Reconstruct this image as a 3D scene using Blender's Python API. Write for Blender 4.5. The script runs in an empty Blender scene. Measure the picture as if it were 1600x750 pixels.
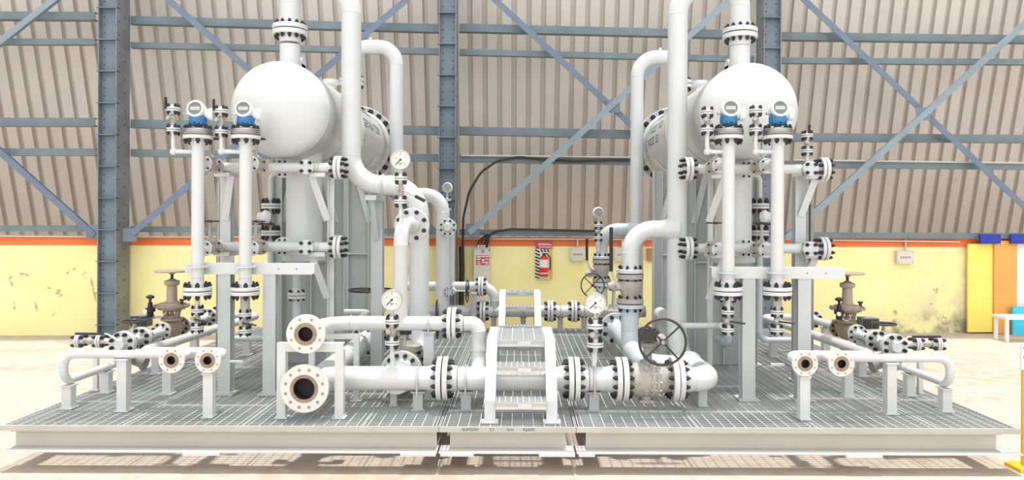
import bpy, math, random
from mathutils import Vector, Matrix, Quaternion
PI = math.pi
random.seed(7)
sc = bpy.context.scene
COL = sc.collection

# ------------------------------------------------------------------ camera, sky, sun, exposure
FPX, CX, CY, H = 1155.0, 810.0, 345.0, 2.12          # focal length in px, principal point, eye height
ROLL = math.radians(0.2)
cd = bpy.data.cameras.new('camera'); cam = bpy.data.objects.new('camera', cd); COL.objects.link(cam)
cd.sensor_width = 36.0; cd.lens = FPX / 1600 * 36
cd.shift_x = -(CX - 800) / 1600; cd.shift_y = (CY - 375) / 1600
cd.clip_end = 200
cam.matrix_world = Matrix.Translation((0, 0, H)) @ Matrix.Rotation(PI / 2, 4, 'X') @ Matrix.Rotation(ROLL, 4, 'Z')
sc.camera = cam

world = bpy.data.worlds.new('world'); sc.world = world; world.use_nodes = True
bg = world.node_tree.nodes['Background']
bg.inputs[0].default_value = (0.985, 0.995, 1.0, 1)
wn = world.node_tree; wtc = wn.nodes.new('ShaderNodeTexCoord'); wsp = wn.nodes.new('ShaderNodeSeparateXYZ')
wn.links.new(wtc.outputs['Generated'], wsp.inputs[0])


def wmath(op, a, b):
    n = wn.nodes.new('ShaderNodeMath'); n.operation = op
    for i, x in enumerate((a, b)):
        if isinstance(x, (int, float)): n.inputs[i].default_value = x
        else: wn.links.new(x, n.inputs[i])
    return n.outputs[0]


# a bright roof of skylights overhead, a bright open side behind the camera, dimmer hall sides
wn.links.new(wmath('ADD', wmath('ADD', wmath('MULTIPLY', wmath('MAXIMUM', wsp.outputs['Z'], 0.0), 0.55), 0.42),
                   wmath('MULTIPLY', wmath('MAXIMUM', wmath('MULTIPLY', wsp.outputs['Y'], -1.0), 0.0), 1.35)), bg.inputs[1])
sl = bpy.data.lights.new('sun', 'SUN'); sun = bpy.data.objects.new('sun', sl); COL.objects.link(sun)
sl.energy = 3.7; sl.angle = math.radians(3); sl.color = (1.0, 0.97, 0.92)
sun.rotation_euler = (math.radians(-3), math.radians(2), 0); sun.location = (0, 6, 20)
sc.view_settings.view_transform = 'Standard'; sc.view_settings.look = 'None'
sc.view_settings.gamma = 1; sc.view_settings.use_curve_mapping = False
sc.view_settings.exposure = 0.16


def W(px, py, Y):
    """the point at depth Y seen at pixel (px, py) of the 1600x750 photograph"""
    dx, dy = px - CX, py - CY
    c, s = math.cos(ROLL), math.sin(ROLL)
    return Vector(((dx * c + dy * s) * Y / FPX, Y, H - (-dx * s + dy * c) * Y / FPX))


# ------------------------------------------------------------------ materials
def mat(name, col, rough=0.5, metal=0.0, noise=0.0, scale=8.0, bump=0.0, col2=None):
    m = bpy.data.materials.new(name); m.use_nodes = True
    nt = m.node_tree; b = nt.nodes['Principled BSDF']
    b.inputs['Base Color'].default_value = (*col, 1); b.inputs['Roughness'].default_value = rough
    b.inputs['Metallic'].default_value = metal
    if noise or col2 or bump:
        tc = nt.nodes.new('ShaderNodeTexCoord'); n = nt.nodes.new('ShaderNodeTexNoise')
        n.inputs['Scale'].default_value = scale; n.inputs['Detail'].default_value = 5
        nt.links.new(tc.outputs['Object'], n.inputs['Vector'])
        if noise or col2:
            r = nt.nodes.new('ShaderNodeValToRGB')
            a = col2 if col2 else tuple(max(0, c * (1 - noise)) for c in col)
            r.color_ramp.elements[0].position = 0.35; r.color_ramp.elements[1].position = 0.65
            r.color_ramp.elements[0].color = (*a, 1); r.color_ramp.elements[1].color = (*col, 1)
            nt.links.new(n.outputs['Fac'], r.inputs['Fac']); nt.links.new(r.outputs['Color'], b.inputs['Base Color'])
        if bump:
            bp = nt.nodes.new('ShaderNodeBump'); bp.inputs['Strength'].default_value = bump; bp.inputs['Distance'].default_value = 0.01
            nt.links.new(n.outputs['Fac'], bp.inputs['Height']); nt.links.new(bp.outputs['Normal'], b.inputs['Normal'])
    return m


M = dict(
    white=mat('white_paint', (0.64, 0.655, 0.655), 0.28, noise=0.05, scale=3),
    cream=mat('cream_white_paint', (0.70, 0.68, 0.64), 0.38, noise=0.05, scale=4),
    pale=mat('pale_grey_paint', (0.56, 0.61, 0.635), 0.35, noise=0.06, scale=4),
    frame=mat('frame_grey_paint', (0.54, 0.565, 0.56), 0.45, noise=0.07, scale=3),
    panel=mat('panel_grey_paint', (0.44, 0.455, 0.455), 0.5, noise=0.06, scale=2),
    black=mat('black_bolt', (0.012, 0.012, 0.014), 0.45),
    gasket=mat('gasket', (0.03, 0.03, 0.03), 0.8),
    dark=mat('dark_iron', (0.045, 0.04, 0.04), 0.5, noise=0.3, scale=15),
    castg=mat('cast_grey', (0.43, 0.405, 0.365), 0.5, noise=0.15, scale=20, bump=0.15),
    castd=mat('cast_dark_grey', (0.30, 0.30, 0.29), 0.5, noise=0.2, scale=20, bump=0.15),
    steel=mat('steel', (0.36, 0.36, 0.35), 0.28, metal=0.9),
    stain=mat('stainless_dull', (0.55, 0.55, 0.53), 0.35, metal=0.6),
    tan=mat('tan_valve_paint', (0.40, 0.325, 0.245), 0.45, noise=0.1, scale=10),
    rust=mat('machined_rust_face', (0.34, 0.24, 0.17), 0.6, noise=0.3, scale=30),
    bore=mat('bore_shade', (0.02, 0.018, 0.02), 0.7),
    blue=mat('blue_transmitter', (0.03, 0.19, 0.42), 0.35),
    lens=mat('dial_window', (0.16, 0.18, 0.18), 0.15),
    lcd=mat('lcd_panel', (0.45, 0.47, 0.42), 0.3),
    dial=mat('dial_white', (0.80, 0.785, 0.69), 0.5),
    ink=mat('ink', (0.025, 0.025, 0.03), 0.7),
    galv=mat('galvanised_grating', (0.42, 0.44, 0.445), 0.5, metal=0.1, noise=0.18, scale=2.2),
    galvb=mat('bright_galvanised', (0.64, 0.66, 0.66), 0.45, metal=0.1, noise=0.1, scale=3),
    lip=mat('platform_edge', (0.50, 0.485, 0.44), 0.5, noise=0.12, scale=3),
    beam=mat('platform_beam', (0.50, 0.475, 0.425), 0.5, noise=0.06, scale=2),
    colm=mat('blue_grey_steel', (0.165, 0.225, 0.275), 0.5, noise=0.2, scale=3),
    colside=mat('grey_steel_side', (0.23, 0.255, 0.27), 0.55, noise=0.25, scale=3),
    girt=mat('girt_steel', (0.17, 0.22, 0.245), 0.55, noise=0.25, scale=2),
    brace=mat('brace_blue', (0.15, 0.20, 0.28), 0.5, noise=0.15, scale=2),
    braceb=mat('brace_pale_blue', (0.25, 0.32, 0.365), 0.5, noise=0.15, scale=2),
    hole=mat('bolt_hole', (0.035, 0.04, 0.045), 0.8),
    orange=mat('orange_band', (0.80, 0.19, 0.05), 0.7, noise=0.12, scale=2),
    conduit=mat('pale_conduit', (0.55, 0.53, 0.49), 0.5),
    cable=mat('black_cable', (0.03, 0.027, 0.025), 0.6),
    red=mat('extinguisher_red', (0.62, 0.035, 0.03), 0.35),
    redlabel=mat('red_label', (0.50, 0.05, 0.10), 0.6),
    paper=mat('label_paper', (0.78, 0.75, 0.70), 0.6),
    boxw=mat('enclosure_grey', (0.66, 0.62, 0.55), 0.5, noise=0.06, scale=6),
    yel=mat('safety_yellow', (0.80, 0.48, 0.02), 0.5),
    yboard=mat('bright_yellow_sheet', (0.95, 0.80, 0.17), 0.7, noise=0.1, scale=1.5),
    oboard=mat('orange_sheet', (0.92, 0.42, 0.10), 0.7, noise=0.15, scale=1.5),
    cyan=mat('cyan_sheet', (0.05, 0.62, 0.85), 0.6),
    bluep=mat('blue_panel', (0.01, 0.03, 0.34), 0.5),
    plain=mat('plain_white', (0.82, 0.82, 0.82), 0.6),
    brown=mat('brown_box', (0.42, 0.20, 0.09), 0.6),
)


# ------------------------------------------------------------------ mesh building
def basis(ax, up=None):
    ax = Vector(ax).normalized()
    ref = Vector(up) if up is not None else (Vector((0, 0, 1)) if abs(ax.z) < 0.9 else Vector((1, 0, 0)))
    u = ref.cross(ax)
    if u.length < 1e-6:
        u = Vector((0, 1, 0)).cross(ax)
    u.normalize(); v = ax.cross(u).normalized()
    return u, v, ax                                    # u = side, v = up


class MB:
    def __init__(s):
        s.v = []; s.f = []

    def add(s, vs, fs):
        b = len(s.v); s.v += [tuple(x) for x in vs]; s.f += [tuple(i + b for i in f) for f in fs]; return s

    def box(s, lo, hi):
        x0, y0, z0 = lo; x1, y1, z1 = hi
        return s.add([(x0, y0, z0), (x1, y0, z0), (x1, y1, z0), (x0, y1, z0), (x0, y0, z1), (x1, y0, z1), (x1, y1, z1), (x0, y1, z1)],
                     [(0, 3, 2, 1), (4, 5, 6, 7), (0, 1, 5, 4), (1, 2, 6, 5), (2, 3, 7, 6), (3, 0, 4, 7)])

    def cbox(s, c, sx, sy, sz):
        return s.box((c[0] - sx / 2, c[1] - sy / 2, c[2] - sz / 2), (c[0] + sx / 2, c[1] + sy / 2, c[2] + sz / 2))

    def prism(s, prof, p0, p1, up=None):
        p0, p1 = Vector(p0), Vector(p1); u, v, a = basis(p1 - p0, up); n = len(prof)
        vs = [p0 + u * x + v * y for x, y in prof] + [p1 + u * x + v * y for x, y in prof]
        fs = [(i, (i + 1) % n, n + (i + 1) % n, n + i) for i in range(n)] + [tuple(range(n))[::-1], tuple(range(n, 2 * n))]
        return s.add(vs, fs)

    def bar(s, p0, p1, w, h, up=None):
        return s.prism([(-w / 2, -h / 2), (w / 2, -h / 2), (w / 2, h / 2), (-w / 2, h / 2)], p0, p1, up)

    def lathe(s, o, ax, prof, n=24, ph=0.0):
        o = Vector(o); u, v, a = basis(ax); vs = []; rings = []
        for r, h in prof:
            if r < 1e-6:
                rings.append([len(vs)]); vs.append(o + a * h)
            else:
                rings.append(list(range(len(vs), len(vs) + n)))
                vs += [o + a * h + (u * math.cos(ph + 2 * PI * k / n) + v * math.sin(ph + 2 * PI * k / n)) * r for k in range(n)]
        fs = []
        for A, B in zip(rings, rings[1:]):
            if len(A) == 1 and len(B) == 1: continue
            for k in range(n):
                k2 = (k + 1) % n
                if len(A) == 1: fs.append((A[0], B[k], B[k2]))
                elif len(B) == 1: fs.append((A[k], B[0], A[k2]))
                else: fs.append((A[k], B[k], B[k2], A[k2]))
        return s.add(vs, [f[::-1] for f in fs])

    def cyl(s, p0, p1, r, r2=None, n=20):
        p0, p1 = Vector(p0), Vector(p1); L = (p1 - p0).length; r2 = r if r2 is None else r2
        return s.lathe(p0, p1 - p0, [(0, 0), (r, 0), (r2, L), (0, L)], n)

    def ring(s, c, ax, R, r, n=32, m=10, a0=0.0, a1=2 * PI):
        c = Vector(c); u, v, a = basis(ax); full = abs(a1 - a0 - 2 * PI) < 1e-6; k = n if full else n + 1
        vs = []
        for i in range(k):
            t = a0 + (a1 - a0) * i / n; d = u * math.cos(t) + v * math.sin(t)
            for j in range(m):
                q = 2 * PI * j / m; vs.append(c + d * (R + r * math.cos(q)) + a * r * math.sin(q))
        fs = []
        for i in range(n):
            i2 = (i + 1) % k
            for j in range(m):
                j2 = (j + 1) % m
                fs.append((i * m + j, i2 * m + j, i2 * m + j2, i * m + j2))
        return s.add(vs, fs)

    def ball(s, c, r, n=16, sq=(1, 1, 1)):
        c = Vector(c); vs = []; m = n // 2
        for i in range(m + 1):
            t = PI * i / m
            for k in range(n):
                p = 2 * PI * k / n
                vs.append(c + Vector((r * sq[0] * math.sin(t) * math.cos(p), r * sq[1] * math.sin(t) * math.sin(p), r * sq[2] * math.cos(t))))
        fs = [(i * n + k, (i + 1) * n + k, (i + 1) * n + (k + 1) % n, i * n + (k + 1) % n) for i in range(m) for k in range(n)]
        return s.add(vs, fs)

    def path(s, pts, r, n=28, bend=0.2, weld=True, k=9):
        """a pipe along a polyline, corners rounded with the bend radius, a faint weld ring at each end of a bend"""
        P = [Vector(p) for p in pts]; secs = []

        def put(p, t, sc_=1.0): secs.append((p, t.normalized(), sc_))

        def weldring(p, t):
            if weld:
                for d, q in ((-0.006, 1), (-0.003, 1.03), (0.003, 1.03), (0.006, 1)): put(p + t * d, t, q)
            else: put(p, t)
        put(P[0], P[1] - P[0])
        for i in range(1, len(P) - 1):
            d0 = (P[i] - P[i - 1]).normalized(); d1 = (P[i + 1] - P[i]).normalized(); ang = d0.angle(d1)
            if ang < 1e-3: continue
            tl = bend * math.tan(ang / 2); lim = 0.49 * min((P[i] - P[i - 1]).length, (P[i + 1] - P[i]).length) if len(P) > 3 else 0.98 * min((P[i] - P[i - 1]).length, (P[i + 1] - P[i]).length)
            tl = min(tl, lim); R = tl / math.tan(ang / 2)
            a = P[i] - d0 * tl; axis = d0.cross(d1).normalized(); c = a + axis.cross(d0).normalized() * R
            weldring(a, d0)
            for j in range(1, k):
                q = Quaternion(axis, ang * j / k); put(c + q @ (a - c), q @ d0)
            weldring(P[i] + d1 * tl, d1)
        put(P[-1], P[-1] - P[-2])
        u, v, t0 = basis(secs[0][1]); vs = []
        for p, t, q in secs:
            rot = t0.rotation_difference(t); u = rot @ u; v = rot @ v; t0 = t
            vs += [p + (u * math.cos(2 * PI * j / n) + v * math.sin(2 * PI * j / n)) * r * q for j in range(n)]
        fs = []
        for i in range(len(secs) - 1):
            for j in range(n):
                j2 = (j + 1) % n; fs.append((i * n + j, i * n + j2, (i + 1) * n + j2, (i + 1) * n + j))
        fs.append(tuple(range(n))[::-1]); fs.append(tuple(range((len(secs) - 1) * n, len(secs) * n)))
        return s.add(vs, fs)


def mesh_obj(name, mb, m, parent=None, off=Vector((0, 0, 0)), sharp=38):
    me = bpy.data.meshes.new(name)
    me.from_pydata([(x - off.x, y - off.y, z - off.z) for x, y, z in mb.v], [], mb.f)
    me.polygons.foreach_set('use_smooth', [True] * len(me.polygons))
    me.set_sharp_from_angle(angle=math.radians(sharp))
    me.materials.append(m); me.update()
    o = bpy.data.objects.new(name, me); COL.objects.link(o)
    if parent: o.parent = parent
    return o


class Thing:
    """an Empty at the thing's base that parents its parts"""
    def __init__(s, name, label, cat, loc, group=None):
        s.L = Vector(loc); o = bpy.data.objects.new(name, None); COL.objects.link(o); o.empty_display_size = 0.1
        o.location = s.L; o['label'] = label; o['category'] = cat
        if group: o['group'] = group
        s.o = o

    def part(s, name, mb, m, under=None, label=None):
        o = mesh_obj(name, mb, m if not isinstance(m, str) else M[m], under or s.o, s.L)
        if label: o['label'] = label
        return o

    def put(s, name, me, under, p, ax):
        o = bpy.data.objects.new(name, me); COL.objects.link(o); o.parent = under or s.o
        o.location = Vector(p) - s.L; o.rotation_mode = 'QUATERNION'
        o.rotation_quaternion = Vector((0, 0, 1)).rotation_difference(Vector(ax).normalized())
        return o


def struct(name, mb, m):
    o = mesh_obj(name, mb, m); o['kind'] = 'structure'; return o


def solo(name, mb, m, label, cat, group=None, base=None):
    """a thing that is one mesh"""
    xs = mb.v; c = Vector(base) if base is not None else Vector((sum(p[0] for p in xs) / len(xs), sum(p[1] for p in xs) / len(xs), min(p[2] for p in xs)))
    o = mesh_obj(name, mb, M[m] if isinstance(m, str) else m, None, c); o.location = c
    o['label'] = label; o['category'] = cat
    if group: o['group'] = group
    return o


_stud = {}
def stud_mesh(r, L):
    key = (round(r, 4), round(L, 3))
    if key not in _stud:
        mb = MB(); e = r * 0.75
        mb.lathe((0, 0, -L / 2 - 1.5 * r - e), (0, 0, 1), [(0, 0), (r * .62, 0), (r * .62, L + 3 * r + 2 * e), (0, L + 3 * r + 2 * e)], 8)
        for z in (-L / 2 - 1.5 * r, L / 2): mb.lathe((0, 0, z), (0, 0, 1), [(0, 0), (r, 0), (r, 1.5 * r), (0, 1.5 * r)], 6)
        me = bpy.data.meshes.new('stud_bolt'); me.from_pydata(mb.v, [], mb.f); me.materials.append(M['black']); _stud[key] = me
    return _stud[key]


def flange_profile(R, r, t, hub):
    c = min(0.004, t * .12)
    p = [(0, 0), (R - c, 0), (R, c), (R, t - c), (R - c, t)]
    if hub: p += [(min(R * .66, r * 1.42), t), (r * 1.03, t + R * .42), (0, t + R * .42)]
    else: p += [(0, t)]
    return p


def fpair(T, c, ax, R, r, t=None, n=8, hub=(1, 1), mats=('white', 'white'), studs=True, g=None, ph=None, bk=None, under=None):
    """a bolted flange pair at c, axis ax (first flange on the +ax side); studs are sub-parts of the first flange"""
    c = Vector(c); ax = Vector(ax).normalized(); t = t or R * .2; g = g or max(.005, R * .06)
    seg = 36 if R > .1 else 20
    f1 = T.part('flange', MB().lathe(c + ax * g / 2, ax, flange_profile(R, r, t, hub[0]), seg), mats[0], under)
    T.part('flange', MB().lathe(c - ax * g / 2, -ax, flange_profile(R, r, t, hub[1]), seg), mats[1], under)
    T.part('gasket', MB().cyl(c - ax * g / 2, c + ax * g / 2, R * .9, n=seg), 'gasket', under)
    if studs: stud_ring(T, f1 if under is None else under, c, ax, R, 2 * t + g, n, ph, bk)
    return f1


def stud_ring(T, under, c, ax, R, L, n, ph=None, bk=None):
    u, v, a = basis(ax); rb = R * .79; me = stud_mesh(bk or min(R * .128, 0.62 * PI * rb / n * .8), L)
    ph = PI / n if ph is None else ph
    for k in range(n):
        q = ph + 2 * PI * k / n
        T.put('stud_bolt', me, under, Vector(c) + (u * math.cos(q) + v * math.sin(q)) * rb, ax)


def flange1(T, c, ax, R, r, t=None, hub=True, m='white', under=None):
    t = t or R * .2
    return T.part('flange', MB().lathe(c, ax, flange_profile(R, r, t, hub), 36 if R > .1 else 20), m, under)


def open_flange(T, c, R, r, n=12, m='cream', t=None):
    """an unbolted flange that faces the camera (-Y): bolt holes, brown raised face, bore coloured as deep shade"""
    c = Vector(c); t = t or R * .2; rb = r * .86
    f = T.part('flange', MB().lathe(c, (0, 1, 0), [(rb, .30), (rb, 0), (R - .004, 0), (R, .004), (R, t), (r * 1.4, t), (r * 1.03, t + R * .42), (rb, t + R * .42)], 40), m)
    T.part('raised_face', MB().lathe(c - Vector((0, .005, 0)), (0, 1, 0), [(rb * .99, .02), (rb * .99, 0), (R * .58, 0), (R * .58, .006)], 40), 'rust', f, 'brown machined flange face')
    T.part('bore', MB().lathe(c + Vector((0, .0, 0)), (0, 1, 0), [(rb * .985, .003), (rb * .985, R * .55), (0, R * .55)], 32), 'bore', f, 'open pipe bore with its shade coloured in')  # short near-black cup stands in for the shade deep in the pipe
    h = MB()
    for k in range(n):
        q = PI / n + 2 * PI * k / n
        p = c + Vector((math.cos(q) * R * .79, 0, math.sin(q) * R * .79)); h.cyl(p - Vector((0, .002, 0)), p + Vector((0, .002, 0)), R * .068, n=12)
    T.part('bolt_hole', h, 'castd', f)
    return f


def hprof(w, h, tf, tw):
    return [(-w / 2, -h / 2), (w / 2, -h / 2), (w / 2, -h / 2 + tf), (tw / 2, -h / 2 + tf), (tw / 2, h / 2 - tf), (w / 2, h / 2 - tf), (w / 2, h / 2), (-w / 2, h / 2), (-w / 2, h / 2 - tf), (-tw / 2, h / 2 - tf), (-tw / 2, -h / 2 + tf), (-w / 2, -h / 2 + tf)]


def cprof(w, h, t):
    return [(-w / 2, -h / 2), (w / 2, -h / 2), (w / 2, -h / 2 + t), (-w / 2 + t, -h / 2 + t), (-w / 2 + t, h / 2 - t), (w / 2, h / 2 - t), (w / 2, h / 2), (-w / 2, h / 2)]


def lprof(w, h, t):
    return [(0, 0), (w, 0), (w, t), (t, t), (t, h), (0, h)]


def wheel(T, c, ax, R, r, m='dark', under=None, spokes=4, ph=PI / 4, name='handwheel', dish=0.0):
    c = Vector(c); u, v, a = basis(ax); mb = MB(); mb.ring(c, ax, R, r, 40, 10)
    mb.cyl(c - a * r * 1.6 - a * dish, c + a * r * 1.6 - a * dish, r * 2.2, n=14)
    for k in range(spokes):
        q = ph + 2 * PI * k / spokes; d = u * math.cos(q) + v * math.sin(q)
        mb.cyl(c - a * dish, c + d * R, r * .75, n=8)
    return T.part(name, mb, m, under)

# ------------------------------------------------------------------ the setting: floor, painted wall, sheet cladding
def floor_mat():
    m = mat('concrete_floor', (0.66, 0.585, 0.51), 0.75); nt = m.node_tree; b = nt.nodes['Principled BSDF']
    tc = nt.nodes.new('ShaderNodeTexCoord'); n = nt.nodes.new('ShaderNodeTexNoise'); n2 = nt.nodes.new('ShaderNodeTexNoise')
    mp = nt.nodes.new('ShaderNodeMapping'); mp.inputs['Scale'].default_value = (0.25, 1.4, 1)
    nt.links.new(tc.outputs['Object'], mp.inputs['Vector']); nt.links.new(mp.outputs['Vector'], n.inputs['Vector'])
    nt.links.new(tc.outputs['Object'], n2.inputs['Vector'])
    n.inputs['Scale'].default_value = 1.0; n.inputs['Detail'].default_value = 6; n2.inputs['Scale'].default_value = 6; n2.inputs['Detail'].default_value = 6
    mx = nt.nodes.new('ShaderNodeMath'); mx.operation = 'ADD'; nt.links.new(n.outputs['Fac'], mx.inputs[0]); nt.links.new(n2.outputs['Fac'], mx.inputs[1])
    r = nt.nodes.new('ShaderNodeValToRGB'); r.color_ramp.elements[0].position = 0.75; r.color_ramp.elements[1].position = 1.15
    r.color_ramp.elements[0].color = (0.42, 0.34, 0.265, 1); r.color_ramp.elements[1].color = (0.51, 0.44, 0.37, 1)
    nt.links.new(mx.outputs[0], r.inputs['Fac']); nt.links.new(r.outputs['Color'], b.inputs['Base Color'])
    return m


TY, YW = 0.04, 13.83                                   # the wall recedes a little towards the right


def wy(x): return YW + TY * x


def WP(px, py, off=0.0):
    """a point seen at the pixel, off metres in front of the painted wall"""
    p = W(px, py, 1.0); k = (YW - off) / (1 - TY * p.x)
    return Vector((p.x * k, k, H + (p.z - H) * k))


def wz(py): return WP(810, py).z


struct('floor', MB().box((-22, -4, -0.2), (22, 26, 0.0)), floor_mat())


def wall_mat():
    m = mat('yellow_wall_paint', (0.86, 0.70, 0.36), 0.8); nt = m.node_tree; b = nt.nodes['Principled BSDF']; L = nt.links
    tc = nt.nodes.new('ShaderNodeTexCoord'); sep = nt.nodes.new('ShaderNodeSeparateXYZ'); L.new(tc.outputs['Object'], sep.inputs[0])
    n = nt.nodes.new('ShaderNodeTexNoise'); n.inputs['Scale'].default_value = 1.6; n.inputs['Detail'].default_value = 8; n.inputs['Roughness'].default_value = 0.65
    n2 = nt.nodes.new('ShaderNodeTexNoise'); n2.inputs['Scale'].default_value = 14; n2.inputs['Detail'].default_value = 4
    L.new(tc.outputs['Object'], n.inputs['Vector']); L.new(tc.outputs['Object'], n2.inputs['Vector'])

    def mth(op, a, c, cl=False):
        q = nt.nodes.new('ShaderNodeMath'); q.operation = op; q.use_clamp = cl
        for i, x in enumerate((a, c)):
            if isinstance(x, (int, float)): q.inputs[i].default_value = x
            else: L.new(x, q.inputs[i])
        return q.outputs[0]

    def mr(x, a, c):
        q = nt.nodes.new('ShaderNodeMapRange'); q.interpolation_type = 'SMOOTHSTEP'; L.new(x, q.inputs['Value'])
        q.inputs['From Min'].default_value = a; q.inputs['From Max'].default_value = c; return q.outputs['Result']
    # paint tone, pale patches
    ra = nt.nodes.new('ShaderNodeValToRGB'); ra.color_ramp.elements[0].position = .35; ra.color_ramp.elements[1].position = .7
    ra.color_ramp.elements[0].color = (0.87, 0.78, 0.36, 1); ra.color_ramp.elements[1].color = (0.91, 0.86, 0.46, 1)
    L.new(n.outputs['Fac'], ra.inputs['Fac'])
    # worn plaster and mould towards the right-hand end and along the foot of the wall
    right = mth('MULTIPLY', mr(sep.outputs['X'], 6.6, 8.4), mr(n.outputs['Fac'], .36, .62))
    foot = mth('MULTIPLY', mth('MULTIPLY', mr(sep.outputs['Z'], .55, .08), mr(sep.outputs['X'], 6.2, 7.2)), mr(n.outputs['Fac'], .42, .6))
    m1 = nt.nodes.new('ShaderNodeMixRGB'); m1.inputs[2].default_value = (0.62, 0.53, 0.36, 1); L.new(mth('MULTIPLY', right, .8), m1.inputs[0]); L.new(ra.outputs['Color'], m1.inputs[1])
    m2 = nt.nodes.new('ShaderNodeMixRGB'); m2.inputs[2].default_value = (0.16, 0.13, 0.11, 1); L.new(mth('MULTIPLY', foot, .85), m2.inputs[0]); L.new(m1.outputs[0], m2.inputs[1])
    # chipped marks near the left end
    def spot(cx, cz, rx, rz, tilt=0.0):
        c, s = math.cos(tilt), math.sin(tilt)
        dx, dz = mth('SUBTRACT', sep.outputs['X'], cx), mth('SUBTRACT', sep.outputs['Z'], cz)
        u = mth('DIVIDE', mth('ADD', mth('MULTIPLY', dx, c), mth('MULTIPLY', dz, s)), rx)
        w = mth('DIVIDE', mth('SUBTRACT', mth('MULTIPLY', dz, c), mth('MULTIPLY', dx, s)), rz)
        return mr(mth('ADD', mth('MULTIPLY', u, u), mth('MULTIPLY', w, w)), 1.0, .25)
    marks = None
    for px_, py_, rx, rz, tl in ((17, 438, .04, .16, 0.25), (38, 429, .12, .035, -.2), (77, 449, .05, .04, 0), (92, 458, .08, .09, .5), (57, 482, .03, .16, .2), (84, 494, .03, .09, 0), (108, 425, .22, .025, .55),
                                 (133, 430, .05, .09, .3), (146, 452, .03, .30, .22), (22, 478, .03, .1, .1), (1398, 489, .07, .07, 0), (1396, 505, .09, .1, .2), (1477, 496, .07, .09, 0), (1478, 506, .1, .03, 0), (1457, 475, .12, .015, 0), (1462, 452, .06, .1, 0)):
        q = WP(px_, py_); sp_ = spot(q.x, q.z, rx, rz, tl); marks = sp_ if marks is None else mth('MAXIMUM', marks, sp_)
    chip = mth('MULTIPLY', marks, mr(n2.outputs['Fac'], .42, .55))
    m3 = nt.nodes.new('ShaderNodeMixRGB'); m3.inputs[2].default_value = (0.33, 0.27, 0.16, 1); L.new(mth('MULTIPLY', chip, .75), m3.inputs[0]); L.new(m2.outputs[0], m3.inputs[1])
    L.new(m3.outputs[0], b.inputs['Base Color'])
    return m


zt = wz(372)
wb = MB(); wb.add([(-18, wy(-18), 0), (18, wy(18), 0), (18, wy(18) + .25, 0), (-18, wy(-18) + .25, 0), (-18, wy(-18), zt), (18, wy(18), zt), (18, wy(18) + .25, zt), (-18, wy(-18) + .25, zt)],
                  [(0, 3, 2, 1), (4, 5, 6, 7), (0, 1, 5, 4), (1, 2, 6, 5), (2, 3, 7, 6), (3, 0, 4, 7)])
struct('wall_back', wb, wall_mat())
za, zb_ = wz(384.5), wz(371.5)
tb = MB(); tb.add([(-18, wy(-18) - .012, za), (18, wy(18) - .012, za), (18, wy(18) + .3, za), (-18, wy(-18) + .3, za), (-18, wy(-18) - .012, zb_), (18, wy(18) - .012, zb_), (18, wy(18) + .3, zb_), (-18, wy(-18) + .3, zb_)],
                  [(0, 3, 2, 1), (4, 5, 6, 7), (0, 1, 5, 4), (1, 2, 6, 5), (2, 3, 7, 6), (3, 0, 4, 7)])
struct('trim_1', tb, M['orange'])
# profiled sheet cladding that leans inwards towards its top
clad = mat('sheet_cladding', (0.60, 0.555, 0.495), 0.6, noise=0.12, scale=0.7)
pr = []; x = -18.0; pitch = 0.285
while x < 18:
    pr += [(x, 0), (x + .185, 0), (x + .195, .085), (x + .275, .085)]; x += pitch
cb = MB(); z0, z1 = zt - .05, 8.6
for z, off in ((z0, 1.6), (z1, -.2)):
    cb.v += [(px_, wy(px_) + off + d, z) for px_, d in pr]
n_ = len(pr); cb.f += [(i, i + 1, n_ + i + 1, n_ + i) for i in range(n_ - 1)]
struct('wall_back_cladding', cb, clad)

# ------------------------------------------------------------------ steel columns of the hall
for nm, x0, x1, lab in (('a', 152, 182, 'tall blue-grey riveted steel column beside the tan valve of the left skid'),
                        ('b', 685, 712, 'tall blue-grey steel column between the two skids, behind the electrical box'),
                        ('c', 1193, 1220, 'tall blue-grey steel column behind the tank of the right skid')):
    a, b_ = WP(x0, 300, .5), WP(x1, 300, .5); xc, w_ = (a.x + b_.x) / 2, b_.x - a.x; yf = a.y; d_ = .45
    T = Thing('steel_column', lab, 'column', (xc, yf + d_ / 2, 0), 'steel columns along the back wall')
    T.part('flange_plate', MB().box((xc - w_ / 2, yf, 0), (xc - w_ / 2 + .016, yf + d_, 8.4)), 'colside')
    T.part('flange_plate', MB().box((xc + w_ / 2 - .016, yf, 0), (xc + w_ / 2, yf + d_, 8.4)), 'colside')
    T.part('web_plate', MB().box((xc - w_ / 2 + .016, yf + .10, 0), (xc + w_ / 2 - .016, yf + .12, 8.4)), 'colm')
    st = MB(); ho = MB(); k = 0; z = .25
    while z < 8.3:
        st.box((xc - w_ / 2 - .025, yf - .012, z), (xc + w_ / 2 - .0, yf + .10, z + .014))
        for q in range(3):
            for sx in (-.3, .3):
                ho.cyl((xc + sx * w_, yf + .104, z + .14 + .14 * q), (xc + sx * w_, yf + .094, z + .14 + .14 * q), .011, n=8)
        for q in range(4): ho.cyl((xc + w_ / 2 - .004, yf + .08 + (q % 2) * .2, z + .1 + .12 * q), (xc + w_ / 2 + .006, yf + .08 + (q % 2) * .2, z + .1 + .12 * q), .011, n=8)
        z += .56
    T.part('stiffener', st, 'colm'); T.part('hole_disc', ho, 'hole')  # dark discs stand in for the shade inside bolt holes
    T.part('base_plate', MB().cbox((xc, yf + d_ / 2, .0125), w_ + .2, d_ + .16, .025), 'colside')

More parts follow.
